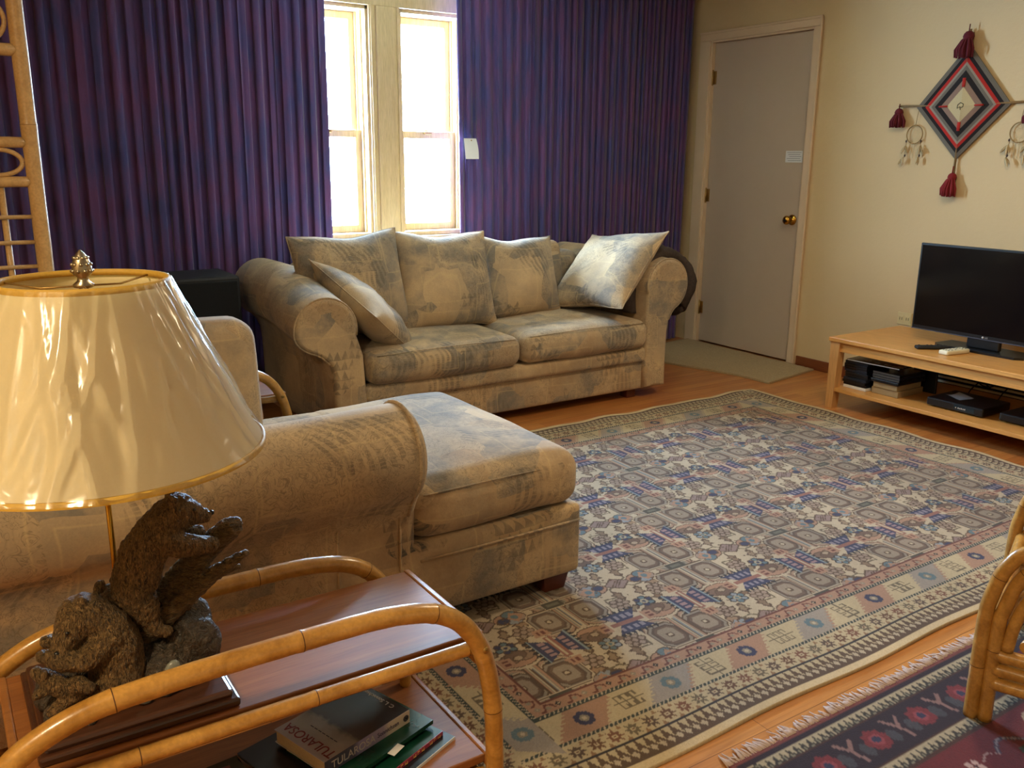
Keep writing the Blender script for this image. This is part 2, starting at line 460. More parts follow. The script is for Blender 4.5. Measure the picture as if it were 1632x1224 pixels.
def tag(o, label=None, cat=None, group=None, kind=None):
    if label: o['label'] = label
    if cat: o['category'] = cat
    if group: o['group'] = group
    if kind: o['kind'] = kind
    return o
def thing(name, loc, label, cat, group=None):
    o = bpy.data.objects.new(name, None); C.objects.link(o); o.location = loc; o.empty_display_size = .05
    return tag(o, label, cat, group)
def struct(name, b, mats, parent=None):
    o = b.make(name, mats, parent)
    if parent is None: o['kind'] = 'structure'
    return o
def copy_tree(o, parent=None):
    c = o.copy(); C.objects.link(c); c.parent = parent
    for ch in [x for x in bpy.data.objects if x.parent == o]: copy_tree(ch, c)
    return c
def text(body, size, M, mat, parent, name='lettering', align='CENTER', extrude=.0004, label=None, sx=1.0):
    cu = bpy.data.curves.new(name, 'FONT'); cu.body = body; cu.size = size; cu.extrude = extrude; cu.align_x = align; cu.align_y = 'CENTER'
    t = bpy.data.objects.new(name, cu); C.objects.link(t)
    bpy.context.view_layer.update()
    me = bpy.data.meshes.new_from_object(t.evaluated_get(bpy.context.evaluated_depsgraph_get()))
    bpy.data.objects.remove(t)
    me.transform(Matrix.Diagonal((sx, 1, 1, 1))); me.transform(M); me.transform(Matrix.Translation(-world_loc(parent)))
    me.materials.clear(); me.materials.append(mat)
    o = bpy.data.objects.new(name, me); C.objects.link(o); o.parent = parent
    if label: o['label'] = label
    return o
def frame(loc, X, Y):
    X = Vector(X).normalized(); Y = Vector(Y); Y = (Y-X*X.dot(Y)).normalized(); Z = X.cross(Y)
    m = Matrix((X, Y, Z)).transposed().to_4x4(); m.translation = Vector(loc); return m

# ------------------------------------------------------------------ room shell
XL, XR, YF, YB, ZC = -1.6, 4.56, -2.2, 4.80, 2.45
b = B(); b.box((XL-.1, YF-.1, -.1), (XR+.1, YB+.3, 0)); struct('floor', b, FLOOR)
b = B(); b.box((XL-.1, YF-.1, ZC), (XR+.12, YB+.3, ZC+.1)); struct('ceiling', b, CEIL)
W1 = (1.72, 2.19); W2 = (2.37, 2.80); WZ = (.82, 2.07)
b = B(); T = YB+.22
for lo, hi in (((XL-.1, YB, 0), (W1[0], T, ZC)), ((W1[1], YB, 0), (W2[0], T, ZC)), ((W2[1], YB, 0), (XR+.12, T, ZC)),
               ((W1[0], YB, 0), (W1[1], T, WZ[0])), ((W1[0], YB, WZ[1]), (W1[1], T, ZC)), ((W2[0], YB, 0), (W2[1], T, WZ[0])), ((W2[0], YB, WZ[1]), (W2[1], T, ZC))):
    b.box(lo, hi)
struct('wall_back', b, WALL)
b = B(); D0, D1, DZ = 3.70, 4.555, 2.04
b.box((XR, YF-.1, 0), (XR+.12, D0, ZC)); b.box((XR, D1, 0), (XR+.12, YB, ZC)); b.box((XR, D0, DZ), (XR+.12, D1, ZC)); b.box((XR+.10, D0, 0), (XR+.12, D1, DZ))
struct('wall_right', b, WALL)
b = B(); b.box((XL-.1, YF-.1, 0), (XL, YB, ZC)); struct('wall_left', b, WALL)
b = B(); b.box((XL, YF-.1, 0), (XR, YF, ZC)); struct('wall_front', b, WALL)
b = B(); b.box((XR-.012, YF+.02, 0), (XR, 3.64, .065), .003); struct('baseboard_right', b, DARKWOOD)

# windows: double hung, pine
def window(idx, x0, x1):
    z0, z1 = WZ; y0 = YB-.002
    root = thing('window_%d' % idx, (x0, YB, z0), None, None); root['kind'] = 'structure'
    b = B()
    for a, c in ((x0-.001, x0+.02), (x1-.02, x1+.001)):
        b.box((a, YB-.004, z0), (c, YB+.20, z1), .002)
        b.box((a+(0 if a < x0 else -.010), YB+.045, z0), (c+(.010 if a < x0 else 0), YB+.062, z1), .002)
        b.box((a+(0 if a < x0 else -.010), YB+.112, z0), (c+(.010 if a < x0 else 0), YB+.124, z1), .002)
    b.box((x0, YB-.004, z1-.02), (x1, YB+.20, z1), .002); b.box((x0-.0, YB-.02, z0), (x1, YB+.2, z0+.025), .003)
    b.make('window_frame', PINE, root)
    def sash(y, za, zb, name):
        q = B(); a, c = x0+.022, x1-.022
        q.box((a, y, za), (a+.042, y+.035, zb), .004); q.box((c-.042, y, za), (c, y+.035, zb), .004)
        q.box((a+.04, y, zb-.042), (c-.04, y+.035, zb), .004); q.box((a+.04, y, za), (c-.04, y+.035, za+.042), .004)
        s_ = q.make(name, PINE, root)
        g = B(); g.box((a+.04, y+.015, za+.04), (c-.04, y+.019, zb-.04)); g.make('pane', GLASS, s_)
        return s_
    sash(YB+.128, 1.375, z1-.02, 'upper_sash'); lo = sash(YB+.072, z0+.025, 1.418, 'lower_sash')
    q = B(); q.box(((x0+x1)/2-.025, YB+.058, 1.40), ((x0+x1)/2+.025, YB+.072, 1.418), .003); q.lathe([(.012, 0), (.012, .008), (.004, .012), (.001, .012)], ((x0+x1)/2, YB+.085, 1.418), 12)
    q.make('sash_lock', BRASS_D, lo)
window(1, *W1); window(2, *W2)
b = B()   # casing around both windows and the mullion between them
b.box((W1[1]-.004, YB-.020, WZ[0]), (W2[0]+.004, YB, WZ[1]+.003), .004)
b.box((W1[1]+.035, YB-.030, WZ[0]), (W2[0]-.035, YB-.018, WZ[1]), .004)
b.box((W1[1]+.005, YB-.026, WZ[0]), (W1[1]+.018, YB-.018, WZ[1]), .003); b.box((W2[0]-.018, YB-.026, WZ[0]), (W2[0]-.005, YB-.018, WZ[1]), .003)
b.box((W1[0]-.09, YB-.020, WZ[0]), (W1[0]+.003, YB, WZ[1]), .004); b.box((W2[1]-.003, YB-.020, WZ[0]), (W2[1]+.09, YB, WZ[1]), .004)
b.box((W1[0]-.10, YB-.024, WZ[1]), (W2[1]+.10, YB, WZ[1]+.095), .004)
b.box((W1[0]-.12, YB-.050, WZ[0]-.03), (W2[1]+.12, YB+.01, WZ[0]), .006)
struct('trim_1', b, PINE)

# door
root = thing('door_1', (XR, D0, 0), None, None); root['kind'] = 'structure'
b = B(); b.box((XR+.022, D0+.022, .012), (XR+.062, D1-.022, DZ-.022), .002); slab = b.make('door_panel', DOORM, root)
b = B()
for y0, y1 in ((D0-.045, D0+.008), (D1-.008, D1+.085)):
    b.box((XR-.018, y0, 0), (XR, y1, DZ-.008), .004)
b.box((XR-.018, D0-.045, DZ-.008), (XR, D1+.085, DZ+.045), .004)
b.box((XR-.024, D0-.05, 0), (XR-.012, D0-.036, DZ+.045), .003); b.box((XR-.024, D0-.05, DZ+.035), (XR-.012, D1+.085, DZ+.05), .003)
b.make('door_casing', CASE, root)
b = B(); b.box((XR-.006, D0, 0), (XR+.098, D0+.020, DZ), .001); b.box((XR-.006, D1-.020, 0), (XR+.098, D1, DZ), .001); b.box((XR-.006, D0, DZ-.020), (XR+.098, D1, DZ), .001)
b.box((XR+.063, D0+.02, 0), (XR+.09, D0+.032, DZ-.02)); b.make('door_jamb', CASE, root)
for z in (1.80, 1.03, .25):
    b = B(); b.sweep([(XR+.010, D1-.02, z-.045), (XR+.010, D1-.02, z+.045)], .007, 10)
    for k in (-.045, 0, .045): b.ball((XR+.010, D1-.02, z+k), .0075, 1)
    b.box((XR+.018, D1-.045, z-.042), (XR+.0225, D1-.02, z+.042)); b.make('hinge', BRASS_D, root)
b = B(); Mx = Matrix(((0, 0, -1), (0, 1, 0), (1, 0, 0)))
b.lathe([(.001, 0), (.033, 0), (.033, .004), (.026, .009), (.012, .012), (.011, .030), (.018, .036), (.027, .046), (.028, .056), (.022, .066), (.010, .070), (.001, .0705)], (XR+.022, 3.785, .905), 28, M=Mx)
kn = b.make('door_knob', BRASS, root)
b = B(); b.lathe([(.001, 0), (.009, 0), (.009, .003), (.001, .003)], (XR-.049, 3.785, .905), 14, M=Mx); b.make('keyhole', BLACKM, kn)
b = B(); b.box((XR+.0195, 3.745, 1.255), (XR+.0215, 3.875, 1.325)); sg = b.make('door_notice', PAPER, None); tag(sg, 'small white paper notice taped on the grey door above the knob', 'notice')
b = B()
for i in range(5):
    z = 1.315-i*.012; b.box((XR+.0188, 3.755+(i % 2)*.008, z-.0018), (XR+.0195, 3.865-(i*7 % 3)*.01, z+.0012))
b.make('written_line', INKL, sg)

# ------------------------------------------------------------------ curtains
def curtain(x0, x1, dens0, dens1, name, label, seed, edge_drift=(0, 0)):
    rnd = random.Random(seed); z0, z1 = .015, 2.36
    root = thing(name, ((x0+x1)/2, 4.66, 0), label, 'curtain', None)
    xs = []; ph = 0; x = x0; st = .0075; amp = []; k = rnd.random()*9
    while x <= x1+1e-6:
        t = (x-x0)/(x1-x0); d = dens0+(dens1-dens0)*t
        local = d*(1+.45*mnoise.noise(Vector((x*5, seed, 0))))
        ph += st/local; xs.append((x, ph)); x += st
    nz = 12; verts = []; n = len(xs)
    for j in range(nz+1):
        tz = j/nz; z = z0+(z1-z0)*tz
        for (x, p) in xs:
            t = (x-x0)/(x1-x0)
            pp = p+.10*mnoise.noise(Vector((x*2, seed+3, z*.8)))
            s1 = math.sin(2*PI*pp); y = .016*(abs(math.sin(PI*pp))**1.1*2-1)+.006*math.sin(2*PI*pp*.5+seed)+.005*math.sin(2*PI*pp*2.3+seed)
            y *= (.75+.35*mnoise.noise(Vector((x*3, 2, seed))))
            xx = x+.010*math.sin(4*PI*pp)+(edge_drift[0]*(1-tz)*(1-t)+edge_drift[1]*(1-tz)*t)
            verts.append((xx, 4.66-y*.95, z))
    faces = [(j*n+i, j*n+i+1, (j+1)*n+i+1, (j+1)*n+i) for j in range(nz) for i in range(n-1)]
    b = B(); b.add(verts, faces)
    b.add([(v[0], v[1]+.004, v[2]) for v in verts], [q[::-1] for q in faces])
    b.make('cloth', CURT, root, fix=False)
    return root
curtain(-1.30, 1.90, .078, .066, 'pleated_curtain', 'long deep purple pleated curtain left of the windows', 3, (0, -.02))
curtain(2.665, 4.49, .070, .040, 'pleated_curtain', 'purple pleated curtain between the windows and the door, paper pinned on it', 8, (.02, -.02))
b = B(); b.box((-1.4, 4.58, 2.365), (4.555, 4.74, 2.40), .004); tag(b.make('curtain_track', CASE), 'white curtain track above both purple curtains', 'curtain track')
b = B(); pv = []
for j in range(7):
    for i in range(6):
        a, c = i/5, j/6; pv.append((2.675+.082*a+.012*(1-c), 4.595-.012*math.sin(PI*c)*a-.01*(1-c)**2*a, 1.262+.115*c))
b.add(pv, [(j*6+i, j*6+i+1, (j+1)*6+i+1, (j+1)*6+i) for j in range(6) for i in range(5)])
b.add([(p[0], p[1]+.0008, p[2]) for p in pv], [(j*6+i, (j+1)*6+i, (j+1)*6+i+1, j*6+i+1) for j in range(6) for i in range(5)])
nt = b.make('paper_note', PAPER, fix=False); tag(nt, 'small white paper note pinned to the right purple curtain', 'note')
b = B(); b.ball((2.722, 4.59, 1.366), .004, 1); b.make('pin', BRASS, nt)
b = B()
for i in range(4): b.box((2.70, 4.5925, 1.345-i*.012), (2.735, 4.5932, 1.3462-i*.012))
b.make('written_line', INKL, nt)

# ------------------------------------------------------------------ painted weave (grid canvas)
class Canvas:
    """a weave laid out in metres; colours become the knots of the rug mesh"""
    def __init__(s, x0, x1, y0, y1, step, base):
        s.nx = int(round((x1-x0)/step))+1; s.ny = int(round((y1-y0)/step))+1
        s.x0, s.y0, s.step = x0, y0, step; s.xs = x0+np.arange(s.nx)*step; s.ys = y0+np.arange(s.ny)*step
        s.img = np.zeros((s.ny, s.nx, 3), np.float32); s.img[:] = rgb(base)[:3]; s.clip = (x0, x1, y0, y1)
    def sub(s, a, b, c, d):
        a = max(a, s.clip[0]); b = min(b, s.clip[1]); c = max(c, s.clip[2]); d = min(d, s.clip[3])
        i0 = max(0, math.ceil((a-s.x0)/s.step)); i1 = min(s.nx, int((b-s.x0)/s.step)+1)
        j0 = max(0, math.ceil((c-s.y0)/s.step)); j1 = min(s.ny, int((d-s.y0)/s.step)+1)
        if i1 <= i0 or j1 <= j0: return None
        X, Y = np.meshgrid(s.xs[i0:i1], s.ys[j0:j1]); return X, Y, s.img[j0:j1, i0:i1]
    def put(s, im, mask, col): im[mask] = rgb(col)[:3] if isinstance(col, str) else col
    def rect(s, a, b, c, d, col):
        q = s.sub(a, b, c, d)
        if q: q[2][:] = rgb(col)[:3]
    def poly(s, pts, col):
        xs = [p[0] for p in pts]; ys = [p[1] for p in pts]; q = s.sub(min(xs), max(xs), min(ys), max(ys))
        if not q: return
        X, Y, im = q; ins = np.zeros(X.shape, bool); n = len(pts)
        for i in range(n):
            (x1, y1), (x2, y2) = pts[i-1], pts[i]
            if y1 == y2: continue
            c = ((y1 > Y) != (y2 > Y)) & (X < (x2-x1)*(Y-y1)/(y2-y1)+x1); ins ^= c
        s.put(im, ins, col)
    def ell(s, cx, cy, rx, ry, col, ring=0):
        q = s.sub(cx-rx, cx+rx, cy-ry, cy+ry)
        if not q: return
        X, Y, im = q; d = ((X-cx)/rx)**2+((Y-cy)/ry)**2; m = d <= 1
        if ring: m &= d >= (1-ring/min(rx, ry))**2
        s.put(im, m, col)
    def line(s, pts, w, col):
        for (x1, y1), (x2, y2) in zip(pts[:-1], pts[1:]):
            q = s.sub(min(x1, x2)-w, max(x1, x2)+w, min(y1, y2)-w, max(y1, y2)+w)
            if not q: continue
            X, Y, im = q; L2 = (x2-x1)**2+(y2-y1)**2+1e-12
            t = np.clip(((X-x1)*(x2-x1)+(Y-y1)*(y2-y1))/L2, 0, 1)
            s.put(im, (X-x1-t*(x2-x1))**2+(Y-y1-t*(y2-y1))**2 <= (w/2)**2, col)
    def mesh(s, name, mat, z, wave=None, thick=.008, edge=None):
        nx, ny = s.nx, s.ny; X, Y = np.meshgrid(s.xs, s.ys); Z = np.full(X.shape, z, np.float32)
        if edge: X, Y = edge(X, Y)
        if wave: Z = Z+wave(X, Y)
        co = np.stack([X, Y, Z], -1).reshape(-1, 3).astype(np.float32); col = np.concatenate([s.img.reshape(-1, 3), np.ones((nx*ny, 1), np.float32)], 1)
        idx = np.arange(nx*ny).reshape(ny, nx)
        q = np.stack([idx[:-1, :-1], idx[:-1, 1:], idx[1:, 1:], idx[1:, :-1]], -1).reshape(-1, 4)
        # skirt down to the floor
        per = np.concatenate([idx[0, :], idx[1:, -1], idx[-1, -2::-1], idx[-2:0:-1, 0]]); lo = co[per].copy(); lo[:, 2] = .0005
        base = len(co); co = np.concatenate([co, lo]); col = np.concatenate([col, col[per]]); k = len(per); a = np.arange(k); bb = (a+1) % k
        q = np.concatenate([q, np.stack([per[a], base+a, base+bb, per[bb]], -1)])
        org = np.array([(s.xs[0]+s.xs[-1])/2, (s.ys[0]+s.ys[-1])/2, 0], np.float32); co = co-org
        me = bpy.data.meshes.new(name); me.vertices.add(len(co)); me.vertices.foreach_set('co', co.ravel())
        me.loops.add(q.size); me.loops.foreach_set('vertex_index', q.ravel().astype(np.int32))
        me.polygons.add(len(q)); me.polygons.foreach_set('loop_start', np.arange(0, q.size, 4, dtype=np.int32)); me.update(calc_edges=True)
        at = me.color_attributes.new('weave', 'FLOAT_COLOR', 'POINT'); at.data.foreach_set('color', col.astype(np.float32).ravel())
        me.validate(); me.materials.append(mat)
        o = bpy.data.objects.new(name, me); C.objects.link(o); o.location = org.tolist(); return o

def big_rug():
    X0, X1, Y0, Y1 = .78, 3.81, 1.215, 3.345
    cv = Canvas(X0, X1, Y0, Y1, .0036, '#c9bb98'); rnd = random.Random(5)
    CR = '#bfb192'; BR = '#5e4a3a'; DK = '#2e2a30'; NV = '#37395a'; PK = '#a98672'; GY = '#8f8779'; BL = '#5f7785'; OL = '#6e6350'; RED = '#6b3c34'; LC = '#bdb09a'
    W, H = X1-X0, Y1-Y0
    def along(side):
        """maps (t along edge, d inward from outer edge) to the world"""
        if side == 0: return W, lambda t, d: (X0+t, Y0+d)
        if side == 1: return W, lambda t, d: (X1-t, Y1-d)
        if side == 2: return H, lambda t, d: (X0+d, Y1-t)
        return H, lambda t, d: (X1-d, Y0+t)
    def ringrect(d0, d1, col):
        cv.rect(X0+d0, X1-d0, Y0+d0, Y0+d1, col); cv.rect(X0+d0, X1-d0, Y1-d1, Y1-d0, col); cv.rect(X0+d0, X0+d1, Y0+d0, Y1-d0, col); cv.rect(X1-d1, X1-d0, Y0+d0, Y1-d0, col)
    ringrect(0, .022, '#dcc8a2')
    ringrect(.022, .085, BR); ringrect(.085, .090, DK); ringrect(.090, .148, CR)
    ringrect(.148, .162, '#34403f'); ringrect(.162, .255, PK); ringrect(.255, .269, '#34403f'); ringrect(.269, .305, PK); ringrect(.305, .312, RED)
    for side in range(4):
        L, m = along(side)
        n = int(L/.026); 
        for i in range(n):
            t = (i+.5)*L/n
            if t < .03 or t > L-.03: continue
            cv.poly([m(t, .034), m(t+.009, .046), m(t, .058), m(t-.009, .046)], LC)
            cv.poly([m(t+.013, .052), m(t+.024, .083), m(t+.002, .083)], CR); cv.poly([m(t+.013, .060), m(t+.022, .046), m(t+.013, .052)], CR)
        n = int((L-.18)/.052)
        for i in range(n):
            t = .09+(i+.5)*(L-.18)/n; c = ('#6a4a36', '#7b5240', OL, '#5c4a40')[i % 4]
            x, y = m(t, .119)
            star = []
            for k in range(16):
                a = 2*PI*k/16+PI/16; rr = .026 if k % 2 else .0125; star.append((x+rr*math.cos(a), y+rr*math.sin(a)))
            cv.poly(star, c); cv.ell(x, y, .007, .007, CR); cv.ell(x, y, .0035, .0035, RED)
            a2 = .09+(i+1)*(L-.18)/n
            for dd in (.098, .14): 
                x, y = m(a2, dd); cv.poly([(x-.008, y-.006), (x+.008, y-.006), (x, y+.009)], '#8f6f52')
        for d in (.155, .262):
            n = int(L/.013)
            for i in range(n):
                t = i*L/n
                if t < d or t > L-d: continue
                cv.line([m(t, d-.004), m(t+.006, d+.004)], .0035, LC)
        n = 2*round((L-.32)/.28); seg = (L-.32)/n
        for i in range(n):
            t0 = .16+i*seg; c = (CR, PK)[i % 2]
            if i % 2 and (i//2) % 2: c = '#9b938c'
            sl = .035*(1 if side in (0, 1) else 1)
            cv.poly([m(t0-sl, .162), m(t0+seg-sl, .162), m(t0+seg+sl, .255), m(t0+sl, .255)], c)
            # jagged seams between panels
            for k in range(7):
                q = k/7; x, y = m(t0-sl+2*sl*(q+.07), .165+.09*q); cv.poly([(x-.010, y-.004), (x+.010, y), (x-.010, y+.006)], CR if c != CR else PK)
            xc, yc = m(t0+seg/2, .2085)
            if i % 2:
                col = (NV if (i//2) % 2 == 0 else BL)
                for k in range(8):
                    a = k*PI/4; cv.ell(xc+.017*math.cos(a), yc+.017*math.sin(a), .010, .010, col)
                cv.ell(xc, yc, .012, .012, GY); cv.ell(xc, yc, .006, .006, LC)
            else:
                # comb-and-hook glyph, alternately upright and lying
                flip = (i//2) % 2
                def g(a, c): return m(t0+seg/2+(a if flip else c), .2085+(c if flip else a))
                cv.line([g(-.045, 0), g(.045, 0)], .005, OL)
                for q in (-.030, -.008, .014):
                    for sgn in (-1, 1):
                        cv.line([g(q, 0), g(q, .026*sgn), g(q+.015, .026*sgn), g(q+.015, .012*sgn)], .0048, OL)
        n = int((L-.56)/.075)
        for i in range(n):
            t = .28+(i+.5)*(L-.56)/n
            cv.line([m(t-.028, .276), m(t-.016, .276), m(t-.008, .298), m(t+.010, .292), m(t+.014, .280)], .0055, RED)
            x, y = m(t+.028, .288); cv.poly([(x-.009, y), (x, y-.009), (x+.009, y), (x, y+.009)], (DK, GY)[i % 2]); cv.ell(x, y, .003, .003, LC)
            x, y = m(t-.004, .284); cv.ell(x, y, .007, .006, GY)
    # ---- field
    fx0, fx1, fy0, fy1 = X0+.312, X1-.312, Y0+.312, Y1-.312
    cv.rect(fx0, fx1, fy0, fy1, LC); cv.clip = (fx0, fx1, fy0, fy1)
    PX, PY = .485, .385; gx, gy = 1.155, 1.52
    def octa(x, y, a, c, col): 
        k = .42; cv.poly([(x-a, y-c*(1-k)), (x-a*(1-k), y-c), (x+a*(1-k), y-c), (x+a, y-c*(1-k)), (x+a, y+c*(1-k)), (x+a*(1-k), y+c), (x-a*(1-k), y+c), (x-a, y+c*(1-k))], col)
    def hexcluster(x, y):
        for dx, dy in ((0, 0), (.018, 0), (-.018, 0), (.009, .015), (-.009, .015), (.009, -.015), (-.009, -.015)):
            cv.ell(x+dx*1.25, y+dy*1.2, .0135, .012, BR); cv.ell(x+dx*1.25, y+dy*1.2, .0092, .008, '#9c8a7e')
    def leaf(x, y, col, a):
        ca, sa = math.cos(a), math.sin(a)
        P = [(-.03, 0), (-.012, .014), (-.004, .008), (.008, .020), (.012, .006), (.030, .004), (.014, -.008), (.006, -.018), (-.006, -.008), (-.018, -.012)]
        cv.poly([(x+(p*ca-q*sa)*1.15, y+(p*sa+q*ca)*1.15) for p, q in P], BR); cv.poly([(x+(p*ca-q*sa)*.75, y+(p*sa+q*ca)*.75) for p, q in P], col)
    def flower(x, y, c1, c2):
        for k in range(6):
            a = k*PI/3+.3; cv.ell(x+.022*math.cos(a), y+.020*math.sin(a), .0135, .0125, DK if k % 2 else BR); cv.ell(x+.022*math.cos(a), y+.020*math.sin(a), .009, .008, (c1, c2)[k % 2])
        cv.ell(x, y, .013, .012, '#a7a08c'); cv.ell(x, y, .006, .006, c1)
    def band(x, y, s, vertical):
        """chain between two medallion groups, with the winged bars in its middle"""
        if vertical:
            for sg in (-1, 1):
                x1, x2 = x+sg*.012, x+sg*.058
                cv.poly([(x1, y-.030), (x2, y-.058), (x2, y+.058), (x1, y+.030)], NV)
                cv.line([(x2+sg*.003, y-.058), (x2+sg*.003, y+.058)], .006, '#8093a0')
                for k in range(7):
                    yy = y-.054+k*.018; cv.poly([(x2+sg*.006, yy-.008), (x2+sg*.024, yy), (x2+sg*.006, yy+.008)], DK)
                for k in range(4): cv.rect(min(x1, x2)+.012, max(x1, x2)-.012, y-.036+k*.020, y-.024+k*.020, '#9a7f86')
            cv.rect(x-.012, x+.012, y-.055, y+.055, '#8f6257'); cv.rect(x-.004, x+.004, y-.05, y+.05, LC)
            for sg in (-1, 1):
                cv.poly([(x-.028, y+sg*.062), (x+.028, y+sg*.062), (x+.018, y+sg*.098), (x-.018, y+sg*.098)], PK)
                cv.rect(x-.012, x-.004, y+sg*.08-.009, y+sg*.08+.009, RED); cv.rect(x+.004, x+.012, y+sg*.08-.009, y+sg*.08+.009, RED)
        else:
            for sg in (-1, 1):
                y1, y2 = y+sg*.010, y+sg*.050
                cv.poly([(x-.030, y1), (x-.062, y2), (x+.062, y2), (x+.030, y1)], NV)
                for k in range(7):
                    xx = x-.058+k*.0193; cv.poly([(xx-.008, y2), (xx, y2+sg*.018), (xx+.008, y2)], DK)
                for k in range(4): cv.rect(x-.042+k*.022, x-.030+k*.022, min(y1, y2)+.010, max(y1, y2)-.010, '#8a8496')
            cv.rect(x-.055, x+.055, y-.008, y+.008, '#8f6257')
            for sg in (-1, 1):
                cv.poly([(x+sg*.062, y-.026), (x+sg*.062, y+.026), (x+sg*.100, y+.018), (x+sg*.100, y-.018)], PK)
                cv.rect(min(x+sg*.072, x+sg*.09), max(x+sg*.072, x+sg*.09), y-.012, y-.003, RED); cv.rect(min(x+sg*.072, x+sg*.09), max(x+sg*.072, x+sg*.09), y+.003, y+.012, RED)
    rows = range(-1, 6); cols = range(-2, 7)
    # cells of flowers first
    for j in rows:
        for i in cols:
            x = gx+i*PX+(j % 2)*PX/2+PX/2; y = gy+j*PY
            for sx, sy in ((1, 1), (-1, -1)):
                z = [(x, y), (x+sx*.045, y+sy*.02), (x+sx*.055, y+sy*.07), (x+sx*.10, y+sy*.065), (x+sx*.105, y+sy*.115)]
                cv.line(z, .0062, OL)
            for sx, sy in ((1, -1), (-1, 1)):
                z = [(x, y), (x+sx*.04, y+sy*.035), (x+sx*.085, y+sy*.03), (x+sx*.09, y+sy*.09)]; cv.line(z, .0062, OL)
            cv.poly([(x-.052, y), (x, y-.038), (x+.052, y), (x, y+.038)], BR); cv.poly([(x-.044, y), (x, y-.031), (x+.044, y), (x, y+.031)], '#8f7a78')
            for k in (-1, 0, 1): cv.line([(x-.018+k*.012, y-.016), (x+.018+k*.012, y+.016)], .004, BR)
            for sg in (-1, 1):
                hexcluster(x+sg*.075, y+sg*.105); hexcluster(x-sg*.085, y+sg*.085)
                # pink and blue-grey sprays beside the medallions
                for dx, dy, rx, ry, c_ in ((.085, .0, .040, .026, PK), (.105, .018, .024, .017, BL), (.100, -.020, .022, .015, '#8b95a0'), (.070, -.006, .017, .013, NV), (.125, -.004, .016, .020, '#9b8a80')):
                    cv.ell(x+sg*dx, y+dy*sg, rx+.004, ry+.004, BR); cv.ell(x+sg*dx, y+dy*sg, rx, ry, c_)
                # large brown flower with a pink calyx, and the blue flower next to it
                yy = y+sg*.182
                for dx, dy, rx, ry, c_ in ((0, .020, .046, .022, PK), (-.022, 0, .028, .020, '#7c6456'), (.022, 0, .028, .020, '#8c7564'), (0, -.010, .030, .020, '#6e584c'), (0, .004, .012, .009, '#a89884')):
                    cv.ell(x+dx, yy+dy*sg, rx+.004, ry+.004, BR); cv.ell(x+dx, yy+dy*sg, rx, ry, c_)
                leaf(x+.055, y-sg*.130, '#7e6650', .6+sg); leaf(x-.060, y-sg*.145, '#8a7a62', 2.4+sg); leaf(x+sg*.045, y+sg*.062, '#85705c', 1.6); leaf(x-sg*.030, y+sg*.070, '#927f6a', 4.4)
                leaf(x+sg*.140, y+sg*.052, OL, 1.1); leaf(x+sg*.145, y-sg*.050, '#a08870', 2.0); leaf(x-sg*.105, y+sg*.045, '#9a8068', 2.9)
            flower(x-.002, y-.128, NV, BL); flower(x+.004, y+.125, BL, '#8b95a0')
            for k in range(36):
                a = rnd.uniform(-.19, .19); c = rnd.uniform(-.17, .17)
                if abs(a)/.23+abs(c)/.19 < 1: cv.ell(x+a, y+c, .0038, .0034, BR)
    for j in rows:
        for i in cols:
            x = gx+i*PX+(j % 2)*PX/2; y = gy+j*PY
            # lines of the diagonal chains
            for sx in (1, -1):
                x2, y2 = x+sx*PX/2, y+PY
                for w_, c_ in ((.120, BR), (.112, '#a48a78'), (.094, GY), (.078, '#6f6a62'), (.068, '#9b938a'), (.050, PK), (.034, BR), (.026, '#9a9288')):
                    cv.line([(x, y), (x+sx*.065, y+.105)], w_, c_); cv.line([(x2, y2), (x2-sx*.065, y2-.105)], w_, c_)
    for j in rows:
        for i in cols:
            x = gx+i*PX+(j % 2)*PX/2; y = gy+j*PY
            for sx in (-1, 1):
                for sy in (-1, 1):
                    cx, cy = x+sx*.066, y+sy*.076
                    octa(cx, cy, .056, .066, LC); octa(cx, cy, .053, .063, BR); octa(cx, cy, .049, .058, '#8e867c'); octa(cx, cy, .042, .050, '#5b4a40')
                    octa(cx, cy, .036, .043, '#6e5a4c'); octa(cx, cy, .030, .035, '#968a7c'); octa(cx, cy, .011, .011, BR); octa(cx, cy, .006, .006, LC)
            for k_, c_ in enumerate((BR, PK, GY, LC, BR, '#7d8790', LC, GY, PK, BR)): cv.rect(x-.0225+k_*.0045, x-.018+k_*.0045, y-.150, y+.150, c_)
            for sg in (-1, 1): cv.poly([(x-.010, y+sg*.150), (x, y+sg*.163), (x+.010, y+sg*.150), (x, y+sg*.137)], LC)
            cv.line([(x-.10, y-.02), (x+.10, y-.02)], .004, LC); cv.line([(x-.10, y+.02), (x+.10, y+.02)], .004, LC)
            cv.rect(x-.034, x+.034, y-.017, y+.017, '#4a463e'); cv.rect(x-.02, x+.02, y-.006, y+.006, '#6b6a5e')
            for sx in (-1, 1):
                cv.poly([(x+sx*.10, y), (x+sx*.135, y-.028), (x+sx*.155, y), (x+sx*.135, y+.028)], PK); cv.ell(x+sx*.133, y, .011, .011, BL)
    for j in rows:
        for i in cols:
            x = gx+i*PX+(j % 2)*PX/2; y = gy+j*PY
            band(x+PX/4, y+PY/2, 1, True); band(x-PX/4, y+PY/2, 1, False)
    # abrash: slight colour drift of the wool dye, in bands along the weft
    dr = 1+.07*np.sin(cv.xs*7.3)+.04*np.sin(cv.xs*19+1); cv.img *= dr[None, :, None]
    rg = np.random.RandomState(3); cv.img *= (1+.16*(rg.rand(cv.ny, cv.nx, 1)-.5))
    cv.img = np.clip(cv.img*np.array([.68, .635, .59], np.float32), 0, 1)
